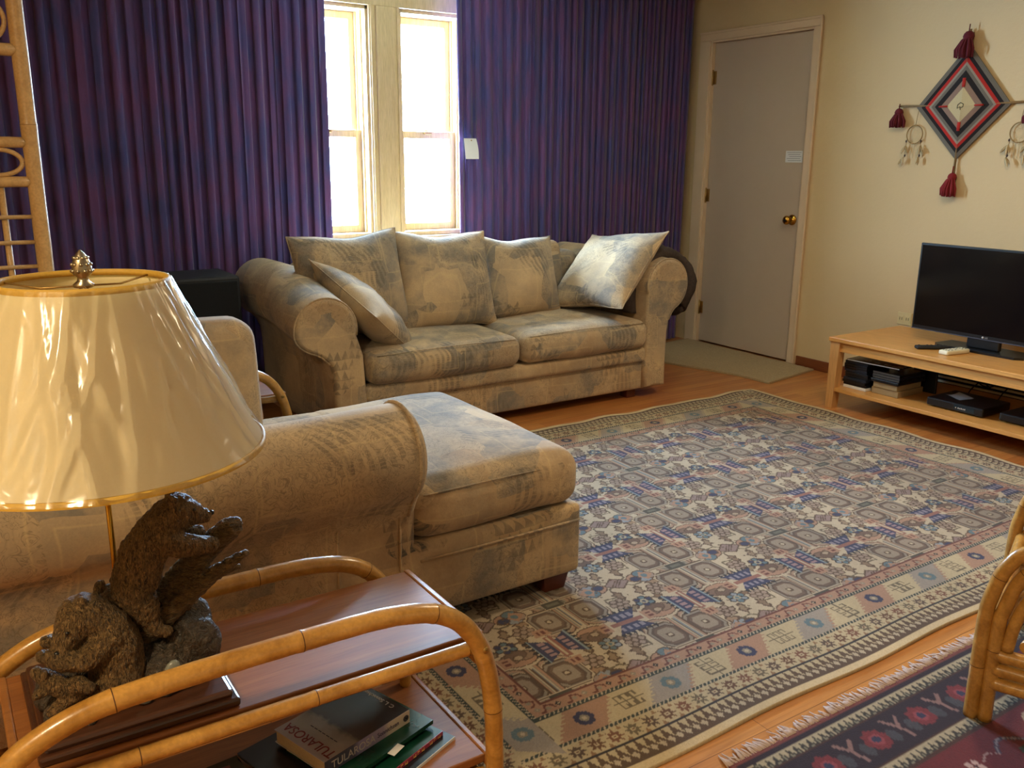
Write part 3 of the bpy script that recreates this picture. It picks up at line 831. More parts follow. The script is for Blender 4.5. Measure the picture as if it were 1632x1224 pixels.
    def wave(X, Y):
        e = np.clip((X-3.55)/.25, 0, 1); g = np.clip((Y-3.2)/.14, 0, 1)
        return .010*e*(.5+.5*np.sin(Y*16))+.006*g*(.5+.5*np.sin(X*21))+.001*np.sin(X*9)*np.sin(Y*11)
    def edge(X, Y):
        e = np.clip((X-3.3)/.5, 0, 1); g = np.clip((Y-3.1)/.24, 0, 1); hh = np.clip((1.4-Y)/.18, 0, 1)
        return X+.008*e*np.sin(Y*17)+.0, Y+.007*g*np.sin(X*14+1)+.005*hh*np.sin(X*9)
    o = cv.mesh('area_rug', mat_attr('wool_rug'), .009, wave, edge=edge)
    tag(o, 'large beige and navy oriental rug in front of the sofa, under the chaise end', 'rug')
big_rug()

def red_rug():
    X0, X1, Y0, Y1 = 1.30, 3.0, -.55, 1.125
    cv = Canvas(X0, X1, Y0, Y1, .005, '#6e1c22')
    NVY = '#2a1626'; CRM = '#b8a88c'; PNK = '#8e6a68'; RD = '#7c2830'; GR = '#3c4a42'; BN = '#4a2a20'
    def ringrect(d0, d1, col):
        cv.rect(X0+d0, X1-d0, Y0+d0, Y0+d1, col); cv.rect(X0+d0, X1-d0, Y1-d1, Y1-d0, col); cv.rect(X0+d0, X0+d1, Y0+d0, Y1-d0, col); cv.rect(X1-d1, X1-d0, Y0+d0, Y1-d0, col)
    ringrect(0, .014, '#7a3a34'); ringrect(.014, .026, NVY); ringrect(.026, .056, CRM); ringrect(.056, .062, BN)
    ringrect(.062, .176, NVY); ringrect(.176, .182, BN); ringrect(.182, .212, CRM); ringrect(.212, .222, BN)
    for L, m in ((X1-X0, lambda t, d: (X0+t, Y1-d)), (Y1-Y0, lambda t, d: (X0+d, Y1-t)), (Y1-Y0, lambda t, d: (X1-d, Y1-t)), (X1-X0, lambda t, d: (X0+t, Y0+d))):
        for dd in (.026, .182):
            n = int((L-2*dd)/.022)
            for i in range(n):
                t = dd+(i+.5)*.022; cv.poly([m(t-.011, dd+.030), m(t, dd+.004), m(t+.011, dd+.030)], '#3a3430'); cv.poly([m(t-.004, dd+.030), m(t, dd+.018), m(t+.004, dd+.030)], '#8a8470')
        n = int((L-.14)/.16); 
        for i in range(n):
            t = .10+(i+.5)*(L-.2)/n; x, y = m(t, .119)
            for k in range(8): cv.ell(x+.024*math.cos(k*PI/4), y+.022*math.sin(k*PI/4), .013, .013, RD)
            cv.ell(x, y, .018, .018, '#96404a'); cv.ell(x, y, .011, .011, '#2e3050')
            tt = t+.5*(L-.2)/n
            cv.line([m(tt-.020, .080), m(tt, .115), m(tt+.026, .088)], .010, PNK); cv.line([m(tt, .115), m(tt+.006, .155)], .010, PNK)
            for sg in (-1, 1): x, y = m(tt+sg*.036, .13); cv.ell(x, y, .016, .022, '#43404a')
    cv.clip = (X0+.222, X1-.222, Y0+.222, Y1-.222); rd = random.Random(4)
    for i in range(9):
        for j in range(9):
            x = X0+.30+i*.15+(j % 2)*.075; y = Y1-.29-j*.14
            if (i+j) % 3 == 0:
                cv.ell(x, y, .062, .05, '#b39a84'); cv.ell(x, y, .052, .040, GR); cv.ell(x-.012, y, .018, .014, '#9a8d78'); cv.ell(x+.02, y-.01, .012, .014, RD)
            elif (i+j) % 3 == 1:
                for k in range(4): cv.ell(x+.014*math.cos(k*PI/2+.7), y+.012*math.sin(k*PI/2+.7), .009, .008, '#c8a8a4')
                cv.ell(x, y, .005, .005, NVY)
                cv.line([(x+.03, y), (x+.06, y+.012), (x+.085, y-.004)], .004, '#b08a86')
            else:
                pts = [(x-.06+.012*k, y+.024*math.sin(k*.45)) for k in range(11)]; cv.line(pts, .011, '#4b3a4e'); cv.line(pts, .004, '#94878c')
                cv.ell(x, y-.03, .016, .013, GR)
    rg = np.random.RandomState(9); cv.img *= (1+.22*(rg.rand(cv.ny, cv.nx, 1)-.5)); cv.img = np.clip(cv.img*.66, 0, 1)
    o = cv.mesh('area_rug', mat_attr('red_wool_rug'), .008)
    tag(o, 'dark red and navy oriental rug with pale fringe under the rattan chair', 'rug')
    fr = B(); rd = random.Random(2); x = X0
    while x < X1:
        L = rd.uniform(.018, .04); dx = rd.uniform(-.015, .015); w_ = rd.uniform(.003, .006)
        fr.sweep([(x, Y1-.004, .006), (x+dx*.4, Y1+L*.5, .007), (x+dx, Y1+L, .004)], [w_, w_*.8, w_*.3], 5, flat=.6); x += rd.uniform(.004, .008)
    q = fr.make('fringe', plain('rug_fringe', '#b9a39a', .95), o); q['kind'] = 'stuff'
red_rug()

# door mat
b = B(); g = []; nx, ny = 60, 70
P00, P10, P11, P01 = Vector((4.03, 3.40, 0)), Vector((4.53, 3.48, 0)), Vector((4.545, 4.60, 0)), Vector((3.79, 4.56, 0))
P01 = Vector((3.80, 4.52, 0)); P00 = Vector((4.02, 3.39, 0))
P01 = Vector((4.00, 4.56, 0))
for j in range(ny+1):
    for i in range(nx+1):
        a, c = i/nx, j/ny; p = (P00*(1-a)+P10*a)*(1-c)+(P01*(1-a)+P11*a)*c
        g.append((p.x-.33*max(0, c-.2)*(1-a), p.y, .012+.003*mnoise.noise(p*60)+.002*mnoise.noise(p*9)))
fs = [(j*(nx+1)+i, j*(nx+1)+i+1, (j+1)*(nx+1)+i+1, (j+1)*(nx+1)+i) for j in range(ny) for i in range(nx)]
b.add(g, fs); b.add([(p[0], p[1], .001) for p in g], [q[::-1] for q in fs])
per = [i for i in range(nx+1)]+[j*(nx+1)+nx for j in range(1, ny+1)]+[ny*(nx+1)+i for i in range(nx-1, -1, -1)]+[j*(nx+1) for j in range(ny-1, 0, -1)]
K = len(g); b.bm.verts.ensure_lookup_table()
for i in range(len(per)):
    p, q = per[i], per[(i+1) % len(per)]; b.bm.faces.new((b.bm.verts[p], b.bm.verts[p+K], b.bm.verts[q+K], b.bm.verts[q]))
tag(b.make('door_mat', plain('speckled_mat_pile', '#a18c6a', .98, var=.45, scale=150, bump=1.0)), 'speckled grey-beige loop pile mat on the floor by the door', 'mat')

# ------------------------------------------------------------------ sofa
def roll_profile(xi, xo_c, zc, rr, z0, xbot, side):
    """outline (x,z) of a rolled arm; xi inner face, roll centre xo_c; side=+1 right arm (roll hangs to +x)"""
    pts = []
    a0, a1 = PI+.25, -PI*.36
    for k in range(25):
        a = a0+(a1-a0)*k/24; pts.append((xo_c+side*rr*math.cos(a), zc+rr*math.sin(a)))
    ex = pts[-1]
    pts += [(xbot+side*.030, zc-rr*1.05), (xbot+side*.008, zc-rr*1.35), (xbot, zc-rr*1.8), (xbot-side*.004, z0+.12), (xbot, z0), ((xbot+xi)/2, z0), (xi, z0), (xi, z0+.15), (xi, zc-rr*1.1)]
    return pts
def sofa():
    t = thing('sofa', (2.37, 4.0, 0), 'three-seat rolled-arm sofa in faded tapestry fabric against the windows', 'sofa')
    Y0, Y1 = 3.53, 4.52
    b = B(); b.rbox((1.50, 3.56, .05), (3.24, 4.48, .215), .015, 8); base = b.make('base', FAB, t)
    b = B(); b.rbox((1.55, 3.535, .205), (3.19, 4.2, .285), .022, 12, (0, .006, .0)); b.make('seat_rail', FAB, t)
    b = B(); b.rbox((1.53, 4.14, .20), (3.21, 4.50, .755), .075, 16, (0, .01, .01)); b.make('back_frame', FAB, t)
    for side, xi, xc, xb in ((1, 3.18, 3.325, 3.335), (-1, 1.56, 1.415, 1.405)):
        P = roll_profile(xi, xc, .612, .142, .06, xb, side)
        if side == -1: P = P[::-1]
        b = B(); b.prism(P, lambda a, c, tt: Vector((a-(.035*max(0, 1-(tt-Y0)/.55)*max(0, min(1, (c-.40)/.15)) if side < 0 else 0), tt, c+(.018*math.sin((tt-Y0)*2.2)-(.062*max(0, 1-(tt-Y0)/.60) if side < 0 else 0))*max(0, min(1, (c-.35)/.25)))), Y0, Y1, r=.022)
        arm = b.make('arm', FAB, t)
        q = B(); loop = [Vector((p[0]+(P[0][0]*0), Y0+.010, p[1])) for p in P]
        cx = sum(p[0] for p in P)/len(P)
        q.sweep([Vector((p[0]-(.035*max(0, min(1, (p[1]-.40)/.15)) if side < 0 else 0), Y0+.012, p[1]-(.062*max(0, min(1, (p[1]-.35)/.25)) if side < 0 else 0))) for p in (P[:27] if side == 1 else P[-27:])], .0042, 8)
        q.make('piping', FAB, arm)
    for x0, x1, dz in ((1.565, 2.365, 0), (2.375, 3.178, .004)):
        b = B(); b.rbox((x0, 3.50, .285+dz), (x1, 4.20, .435+dz), .055, 22, (.004, .012, .028), fn=lambda p: p+Vector((0, 0, .006*mnoise.noise(p*5))))
        sc = b.make('seat_cushion', FAB, t)
        q = B(); pts = [Vector((x0+.035, 3.512, .422+dz)), Vector(((x0+x1)/2, 3.496, .432+dz)), Vector((x1-.035, 3.512, .422+dz))]
        q.sweep(resample(pts, .02), .0026, 6); q.make('piping', FAB, sc)
    for x0, x1 in ((1.60, 2.08), (2.09, 2.56), (2.57, 3.05)):
        b = B(); R_ = Matrix.Rotation(math.radians(-14), 3, 'X')
        b.rbox((x0, 4.10, .47), (x1, 4.19, .82), .045, 16, (.003, .015, .006), rot=R_, fn=lambda p: p+Vector((0, .010*mnoise.noise(p*6), 0)))
        b.make('back_cushion', FAB2, t)
    for x in (1.60, 3.14):
        for y in (3.62, 4.42):
            b = B(); b.box((x-.03, y-.03, 0), (x+.03, y+.03, .055), .004); b.make('foot', FEET, t)
    return t
sofa()

def pillow(w, h, th, M, name, label, cat, mat, seed=0, group=None, sag=0):
    n = 26; V = []; F = []
    def pt(u_, v_, s_):
        x = u_*w/2*(1-.07*(1-v_*v_)*abs(u_)**2*1.0); y = v_*h/2*(1-.07*(1-u_*u_)*abs(v_)**2)
        k = ((1-abs(u_)**2.6)*(1-abs(v_)**2.6))
        z = s_*th/2*max(0, k)**.55
        p = Vector((x, y, z)); k2 = max(0, k)
        z += .014*k2*mnoise.noise(Vector((x*8, y*8, seed+s_*3)))+.006*math.sqrt(k2)*mnoise.noise(Vector((x*22, y*22, seed+s_)))
        z += sag*(x*x-y*y); y -= .012*(1-u_*u_)*(1 if v_ > 0 else 0)*abs(v_)+.006*math.sin(u_*5+seed)*abs(v_)
        return M @ Vector((x, y, z))
    b = B(); bm = b.bm; top = {}; bot = {}
    for j in range(n+1):
        for i in range(n+1):
            a = math.sin(PI/2*(2*i/n-1)); c = math.sin(PI/2*(2*j/n-1))
            top[i, j] = bm.verts.new(pt(a, c, 1))
            bot[i, j] = top[i, j] if (i in (0, n) or j in (0, n)) else bm.verts.new(pt(a, c, -1))
    for j in range(n):
        for i in range(n):
            f1 = bm.faces.new((top[i, j], top[i+1, j], top[i+1, j+1], top[i, j+1])); f1.smooth = True
            f2 = bm.faces.new((bot[i, j], bot[i, j+1], bot[i+1, j+1], bot[i+1, j])); f2.smooth = True
    # seam
    per = [(i, 0) for i in range(n+1)]+[(n, j) for j in range(1, n+1)]+[(i, n) for i in range(n-1, -1, -1)]+[(0, j) for j in range(n-1, -1, -1)]
    b.sweep([top[p].co.copy() for p in per], .0032, 6, cap=False)
    o = b.make(name, mat); tag(o, label, cat, group); return o
P4C, P4X, P4Y = ((3.103, 3.795, .682)), ((.17, -.98, .107)), ((.72, .197, .665))
def pm(c, X, Y): return frame(c, X, Y)
# the four upright scatter cushions: X across, Y up, thickness along the normal (towards the room = -y)
pillow(.56, .50, .20, pm((1.675, 3.94, .685), (1, .03, .03), (-.05, .30, 1)), 'throw_pillow', 'large square tapestry pillow at the left end of the sofa back', 'pillow', FAB2, 1, 'tapestry pillows on the sofa')
pillow(.54, .50, .20, pm((2.185, 3.945, .672), (1, .02, -.03), (.02, .34, 1)), 'throw_pillow', 'tapestry pillow leaning in the middle of the sofa back, second from left', 'pillow', FAB, 2, 'tapestry pillows on the sofa')
pillow(.47, .44, .18, pm((2.665, 3.985, .655), (1, 0, -.02), (.0, .34, 1)), 'throw_pillow', 'slumped tapestry pillow on the sofa, third from left', 'pillow', FAB2, 3, 'tapestry pillows on the sofa')
pillow(.555, .555, .18, pm(P4C, P4X, P4Y), 'throw_pillow', 'diagonally tilted tapestry pillow leaning against the right sofa arm', 'pillow', FAB2, 4, 'tapestry pillows on the sofa')
pillow(.50, .46, .18, pm((1.665, 3.77, .585), (.25, -.86, -.42), (-.62, .12, .62)), 'throw_pillow', 'thin tapestry pillow lying against the left sofa arm', 'pillow', FAB, 5, 'tapestry pillows on the sofa')

# fleece throw over the right arm
prof = resample([(3.150, 0, .46), (3.155, 0, .60), (3.20, 0, .715), (3.27, 0, .775), (3.37, 0, .800), (3.47, 0, .775), (3.545, 0, .70), (3.585, 0, .60), (3.585, 0, .50), (3.555, 0, .435), (3.52, 0, .43)], .018)
b = B(); V = []; na = len(prof)-1; ny = 24
for s_ in (0, 1):
    for j in range(ny+1):
        y = 3.62+.46*j/ny
        for i in range(na+1):
            p = prof[i]; tg = (prof[min(i+1, na)]-prof[max(i-1, 0)]).normalized(); nx_, nz_ = -tg.z, tg.x
            k = .014*math.sin(y*38+i*.22)+.018*mnoise.noise(Vector((p.x*11, y*11, p.z*11)))+.006*mnoise.noise(Vector((p.x*40, y*40, p.z*40)))-s_*.048
            k *= 1 if s_ == 0 else 1
            V.append((p.x+nx_*k, y+.02*math.sin(i*.25)+.05*i/na*(j/ny-.2), p.z+nz_*k))
K = (na+1)*(ny+1)
F = [(j*(na+1)+i, j*(na+1)+i+1, (j+1)*(na+1)+i+1, (j+1)*(na+1)+i) for j in range(ny) for i in range(na)]
F += [tuple(K+q for q in f_[::-1]) for f_ in F]
per = [i for i in range(na+1)]+[j*(na+1)+na for j in range(1, ny+1)]+[ny*(na+1)+i for i in range(na-1, -1, -1)]+[j*(na+1) for j in range(ny-1, 0, -1)]
F += [(per[i], per[i]+K, per[(i+1) % len(per)]+K, per[(i+1) % len(per)]) for i in range(len(per))]
b.add(V, F); tag(b.make('throw_blanket', FURRY), 'dark brown fleece throw draped over the right sofa arm', 'blanket')

# ------------------------------------------------------------------ chaise in the foreground
def chaise():
    t = thing('chaise_lounge', (.75, 2.35, 0), 'rolled-arm chaise in faded tapestry fabric behind the lamp table', 'chaise')
    b = B(); b.rbox((-.02, 1.945, .065), (1.53, 2.76, .285), .020, 16, (.006, .008, 0)); b.make('base', FAB, t)
    def tcut(p):   # the seat cushion steps around the arm
        if p.x < 1.0 and p.y < 2.13: return Vector((p.x, 2.13-(2.13-p.y)*.02, p.z))
        return p
    b = B(); b.rbox((.965, 1.935, .285), (1.525, 2.77, .455), .062, 22, (.010, .010, .022), fn=lambda p: p+Vector((0, 0, .007*mnoise.noise(p*4)))); 
    b.rbox((.45, 2.10, .285), (1.10, 2.765, .450), .055, 16, (0, .010, .022)); sc = b.make('seat_cushion', FAB, t)
    q = B(); q.sweep(resample([(1.00, 1.938, .418), (1.25, 1.930, .424), (1.47, 1.944, .416)], .02), .0026, 6); q.make('piping', FAB, sc)
    # near arm: outline in (y,z)
    P = []
    yi, yc, zc, rr = 2.10, 1.985, .535, .130
    for k in range(25):
        a = -.15+(PI*1.28+.15)*k/24; P.append((yc+rr*math.cos(a), zc+rr*math.sin(a)))
    P += [(1.918, .41), (1.935, .375), (1.94, .30), (1.94, .06), (2.02, .06), (yi, .06), (yi, .30), (yi, .44)]
    b = B(); b.prism(P, lambda a, c, tt: Vector((tt+(.0), a, c-(.012*math.sin((tt)*3) if c > .4 else 0))), .985, -.05, r=.035, n=4); arm = b.make('arm', FAB, t)
    q = B(); q.sweep([Vector((.955, p[0], p[1])) for p in P[:27]], .0055, 8); q.make('piping', FAB, arm)
    for xs_ in (.93, .76): q = B(); q.sweep([Vector((xs_, 1.9365, z)) for z in (.08, .25, .40)], .0035, 6); q.make('seam', FAB, arm)
    q = B(); q.sweep([Vector((.99, 1.937, .236)), Vector((1.25, 1.934, .238)), Vector((1.515, 1.938, .238))], .0035, 6); q.make('piping', FAB, t)
    b = B(); b.rbox((-.08, 2.0, .07), (.30, 2.78, .72), .09, 14, (.02, .01, .02)); b.make('back_frame', FAB, t)
    b = B(); b.rbox((.40, 2.60, .30), (.80, 2.775, .795), .060, 18, (.006, .010, .006), fn=lambda p: p+Vector((.040*max(0, (.75-p.z))*(1 if p.x > .6 else 0)+.004*mnoise.noise(p*6), 0, 0))); bc = b.make('side_wing', FAB, t)
    for x in (.06, 1.455):
        for y in (2.01, 2.70):
            b = B(); b.prism([(x-.045, y-.045), (x+.045, y-.045), (x+.045, y+.045), (x-.045, y+.045)], lambda a, c, tt, x=x, y=y: Vector((x+(a-x)*(1-.25*(1-tt/.066)), y+(c-y)*(1-.25*(1-tt/.066)), tt)), .0105 if x > 1 else 0, .068, smooth=False)
            b.make('foot', FEET, t)
chaise()

# ------------------------------------------------------------------ rattan side tables
def side_table(label):
    t = thing('rattan_side_table', (.38, 1.37, 0), label, 'side table')
    for name, z, x0, x1, y0, y1 in (('table_top', .432, .02, .735, 1.225, 1.515), ('lower_shelf', .187, .02, .745, 1.215, 1.52)):
        b = B(); b.box((x0, y0, z), (x1, y1, z+.018), .003); s_ = b.make(name, TEAK, t)
        q = B(); q.box((x1-.001, y0-.002, z-.006), (x1+.012, y1+.002, z+.020), .003); q.make('edge_strip', TEAK_E, s_)
        q = B(); q.box((x0-.012, y0-.002, z-.006), (x0+.001, y1+.002, z+.020), .003); q.make('edge_strip', TEAK_E, s_)
    for y, zt in ((1.182, .558), (1.545, .498)):
        b = B(); dz = zt-.558
        ctrl = [(-.050, y, 0), (-.050, y, .30), (-.045, y, .40+dz*.6), (-.005, y, .495+dz), (.085, y, .545+dz), (.20, y, zt), (.40, y, zt+.003), (.56, y, zt-.002), (.655, y, .525+dz), (.712, y, .455+dz), (.738, y, .35+dz*.5), (.745, y, .20), (.745, y, 0)]
        b.cane(ctrl, .0165, 16, .26, .17); b.make('cane_frame', [CANE, CANE_D], t)
    for y, dz_ in ((1.209, 0), (1.528, -.026)):
        b = B(); b.cane([(-.04, y, .438+dz_), (.35, y, .439+dz_), (.732, y, .436+dz_)], .0125, 12, .3, .2, smooth=False)
        b.make('cane_rail', [CANE, CANE_D], t)
        b = B(); b.cane([(-.04, y, .172), (.35, y, .172), (.738, y, .172)], .0125, 12, .3, .1, smooth=False); b.make('cane_rail', [CANE, CANE_D], t)
    for x in (-.03, .722):
        for y in (1.495,):
            b = B(); b.cane([(x, y, .20), (x, y, .432)], .012, 12, .3, .2); b.make('cane_post', [CANE, CANE_D], t)
        for z in (.415, .172):
            b = B(); b.cane([(x+(.012 if x > 0 else -.012), 1.19, z-.012), (x+(.012 if x > 0 else -.012), 1.54, z-.012)], .011, 12, .4, .2); b.make('cane_rail', [CANE, CANE_D], t)
    Mh = Matrix(((1, 0, 0), (0, 0, -1), (0, 1, 0)))
    for sx_, sz_ in ((.716, .452), (.745, .19)):
        b = B(); b.lathe([(.001, 0), (.006, 0), (.006, .002), (.001, .0025)], (sx_, 1.166, sz_), 12, M=Mh); b.make('screw', BRASS_D, t)
    return t
tb = side_table('rattan side table with teak shelves under the bear lamp')
t2 = copy_tree(tb); t2.location = (.65, 3.17, 0); t2['label'] = 'rattan side table half hidden between the chaise and the sofa'
for o in (tb, t2): o['group'] = 'matching rattan side tables'

# ------------------------------------------------------------------ lamp
LX, LY = .18, 1.37
LD = Vector((LX, LY, 0)).normalized(); LU = Vector((LD.y, -LD.x, 0))
def LP(u_, w_, z): return Vector((LX, LY, 0))+LU*u_+LD*w_+Vector((0, 0, z))
def lamp():
    t = thing('table_lamp', (LX, LY, .450), 'table lamp with carved bears base and plastic-wrapped cream shade', 'lamp')
    b = B(); b.box((.040, 1.235, .4505), (.318, 1.495, .464), .004); b.box((.048, 1.243, .463), (.310, 1.487, .476), .006); b.make('plinth', PLINTH, t)
    # shade
    Rb, Rt, zb, zt = .230, .112, .853, 1.098
    def prof(k):  # gently hollow empire outline
        q = k/14; return (Rb+(Rt-Rb)*(q**.88), zb+(zt-zb)*q)
    pr = [prof(k) for k in range(15)]
    b = B(); b.lathe(pr+[(r_-.0022, z) for r_, z in pr[::-1]]+[pr[0]], (LX, LY, 0), 72); sh = b.make('lamp_shade', SHADE, t)
    for r_, z, nm in ((Rb, zb, 'bottom_trim'), (Rt, zt, 'top_trim')):
        b = B(); b.lathe([(r_+.0022, z-.005), (r_+.0024, z+.004), (r_-.003, z+.004), (r_-.003, z-.005), (r_+.0022, z-.005)], (LX, LY, 0), 72); b.make(nm, SHADE_T, sh)
    # film with folds
    na, nk = 260, 26; V = []; rd = random.Random(12); folds = [(rd.uniform(0, 2*PI), rd.uniform(.025, .12), rd.uniform(-.5, .5), rd.uniform(.0015, .006)) for _ in range(75)]
    for k in range(nk+1):
        q = k/nk; r_ = Rb+(Rt-Rb)*(q**.88)
        for i in range(na):
            a = 2*PI*i/na; e = .0035
            for a0, wd, sl, am in folds:
                d = (a-a0-sl*(q-.5)+PI) % (2*PI)-PI; wq = wd*(1-.35*q)
                if abs(d) < wq: e += am*(1-abs(d)/wq)*(.4+.6*math.sin(PI*min(1, max(0, q*1.1))))
            e += .0015*mnoise.noise(Vector((math.cos(a)*7, math.sin(a)*7, q*3)))
            e = min(e, .014)
            V.append((LX+(r_+e)*math.cos(a), LY+(r_+e)*math.sin(a), zb-.001+(zt-zb+.003)*q))
    b = B(); b.add(V, [(k*na+i, k*na+(i+1) % na, (k+1)*na+(i+1) % na, (k+1)*na+i) for k in range(nk) for i in range(na)])
    b.make('plastic_wrap', FILM, sh, fix=False)
    # metal work
    b = B(); b.sweep([(LX, LY, .47), (LX, LY, .86)], .0042, 14); b.make('pole', BRASS, t)
    b = B(); b.lathe([(.001, .86), (.014, .86), (.016, .875), (.014, .915), (.012, .93), (.001, .93)], (LX, LY, 0), 20); b.make('socket', BRASS_D, t)
    b = B(); b.lathe([(.012, .925), (.014, .935), (.027, .965), (.030, .99), (.024, 1.012), (.012, 1.025), (.001, 1.028)], (LX, LY, 0), 24); b.make('bulb', plain('frosted_bulb', '#e8e4d8', .3), t)
    b = B()
    for s_ in (-1, 1): b.sweep(resample([(LX+s_*.008, LY, .868), (LX+s_*.045, LY, .93), (LX+s_*.050, LY, 1.0), (LX+s_*.028, LY, 1.06), (LX, LY, 1.092)], .01), .0017, 8)
    b.make('harp', BRASS_D, t)
    b = B()
    for k in range(3):
        a = k*2*PI/3+.5; b.sweep([(LX, LY, 1.092), (LX+.06*math.cos(a), LY+.06*math.sin(a), 1.088), (LX+Rt*math.cos(a), LY+Rt*math.sin(a), 1.096)], .0015, 6)
    b.make('shade_spider', BRASS_D, sh)
    b = B(); b.lathe([(.001, 1.090), (.013, 1.090), (.014, 1.094), (.008, 1.099), (.007, 1.104), (.012, 1.108), (.0135, 1.113), (.0125, 1.122), (.0095, 1.131), (.005, 1.138), (.001, 1.142)], (LX, LY, 0), 20)
    for k in range(9):
        for j in range(3):
            a = k*2*PI/9+j*.35; rr = (.0130, .0118, .0085)[j]; b.ball((LX+rr*math.cos(a), LY+rr*math.sin(a), 1.113+j*.009), .0032, 1)
    b.make('finial', NICKEL, t)
    # sculpture ------------------------------------------------------
    tex = bpy.data.textures.new('carving', 'CLOUDS'); tex.noise_scale = .007; tex.noise_depth = 4
    tex2 = bpy.data.textures.new('crags', 'CLOUDS'); tex2.noise_scale = .045; tex2.noise_depth = 4
    def carve(b, name, mat, parent, vox=.0034, amt=.003, tx=tex, sm=3):
        o = b.make(name, mat, parent, fix=False)
        m = o.modifiers.new('blend', 'REMESH'); m.mode = 'VOXEL'; m.voxel_size = vox; m.use_smooth_shade = True
        m = o.modifiers.new('soften', 'SMOOTH'); m.factor = .5; m.iterations = sm
        m = o.modifiers.new('carve', 'DISPLACE'); m.texture = tx; m.strength = amt; m.mid_level = .5
        return o
    def ch(b, pts): b.chain([(*LP(p[0], p[1], p[2]), p[3]) for p in pts])
    rk = B()
    for u_, w_, z, r_, sc in ((-.075, -.065, .487, .040, (1.15, .8, .75)), (-.02, -.055, .480, .042, (1.2, .9, .6)), (.05, -.045, .500, .045, (1.1, 1, .9)), (.095, -.02, .520, .048, (.95, .95, 1.15)), (.085, .03, .53, .05, (1, 1, 1.1)), (.03, .02, .53, .05, (1, 1, 1.2)),
                              (-.03, .03, .52, .05, (1.1, 1, 1.1)), (-.09, .0, .495, .035, (1, 1, .8)), (.105, .0, .555, .032, (.9, .9, 1)), (.0, -.02, .52, .04, (1, 1, 1)), (-.105, -.035, .490, .026, (1, 1, 1)), (.0, .035, .58, .035, (1, .8, 1.2)), (-.055, -.085, .478, .02, (1.6, .8, .7))):
        rk.ball(LP(u_, w_, z), r_, 2, scale=sc, rot=Matrix.Rotation(u_*30, 3, 'Z'))
    rock = carve(rk, 'rock_base', ROCK, t, .0042, .020, tex2, 1)
    for pp, r_, sc in (((-.040, -.098, .492), .016, (1.5, .6, .7)), ((.062, -.088, .520), .013, (.9, .5, 1.3)), ((.078, -.082, .500), .009, (.8, .6, 1.6)), ((.018, -.095, .486), .009, (1.4, .5, .8))):
        q = B(); q.ball(LP(*pp), r_, 2, scale=sc, rot=Matrix.Rotation(.4, 3, 'Y')); q.make('pale_pebble', QUARTZ, rock)
    lg = B()
    ch(lg, [(.035, .0, .560, .026), (.085, -.005, .620, .024), (.130, -.012, .672, .021), (.168, -.018, .702, .019), (.178, -.019, .708, .012)])
    ch(lg, [(.035, -.02, .558, .022), (.085, -.03, .600, .018), (.125, -.035, .632, .015), (.165, -.04, .655, .010), (.186, -.042, .668, .006)])
    ch(lg, [(.09, .0, .60, .020), (.10, .0, .55, .028)])
    ch(lg, [(.125, -.035, .632, .010), (.150, -.03, .640, .009), (.178, -.028, .640, .004)])
    carve(lg, 'log', LOGM, t, .0034, .007, tex, 1)
    # climbing bear, in profile facing right
    b = B(); w0 = -.030
    ch(b, [(.028, w0, .655, .036), (.040, w0, .690, .036), (.060, w0, .718, .033), (.080, w0, .738, .032), (.094, w0, .749, .0285)])
    ch(b, [(.094, w0, .750, .0275), (.108, w0, .744, .022), (.121, w0, .738, .0145), (.131, w0, .735, .0115)])
    ch(b, [(.020, w0-.01, .640, .031), (.034, w0-.016, .612, .023), (.040, w0-.018, .590, .015), (.050, w0-.02, .570, .011), (.062, w0-.022, .566, .009)])
    ch(b, [(.018, w0+.016, .645, .028), (.030, w0+.022, .612, .020), (.052, w0+.02, .590, .014)])
    ch(b, [(.070, w0-.015, .712, .024), (.092, w0-.020, .702, .020), (.115, w0-.018, .696, .016), (.136, w0-.014, .692, .013)])
    ch(b, [(.072, w0+.015, .715, .022), (.098, w0+.016, .706, .014), (.122, w0+.012, .704, .011)])
    for s_ in (-1, 1): ch(b, [(.086, w0+s_*.019, .773, .0085), (.085, w0+s_*.020, .777, .007)])
    ch(b, [(.006, w0, .632, .010), (.004, w0, .622, .007)])
    br = carve(b, 'climbing_bear', BEAR, t, .0022, .0065)
    q = B(); q.ball(LP(.142, w0, .738), .0048, 1); q.make('nose', BLACK, br)
    for s_ in (-1, 1): q = B(); q.ball(LP(.116, w0+s_*.0190, .754), .0028, 1); q.make('eye', BLACK, br)
    # seated mother bear looking down to the left, cub in her lap
    b = B(); w1 = -.055
    ch(b, [(-.012, w1, .520, .042), (-.012, w1, .560, .040), (-.022, w1, .592, .036), (-.036, w1, .612, .033), (-.048, w1-.004, .622, .034)])
    ch(b, [(-.054, w1-.006, .622, .032), (-.066, w1-.014, .608, .024), (-.076, w1-.022, .594, .018), (-.080, w1-.026, .586, .014)])
    ch(b, [(-.020, w1-.02, .585, .024), (-.052, w1-.034, .566, .017), (-.082, w1-.038, .572, .013), (-.104, w1-.03, .584, .010)])
    ch(b, [(-.035, w1+.02, .585, .022), (-.070, w1+.012, .578, .015), (-.100, w1+.004, .588, .010)])
    ch(b, [(-.012, w1-.015, .512, .034), (-.045, w1-.028, .497, .021), (-.070, w1-.034, .490, .015)])
    for s_ in (-1, 1): ch(b, [(-.036+s_*.012, w1+s_*.020, .650, .009), (-.035+s_*.013, w1+s_*.021, .654, .007)])
    br2 = carve(b, 'seated_bear', BEAR, t, .0022, .0045)
    q = B(); q.ball(LP(-.086, w1-.036, .586), .0055, 1); q.make('nose', BLACK, br2); q = B(); q.ball(LP(-.070, w1-.038, .616), .0032, 1); q.make('eye', BLACK, br2)
    b = B()
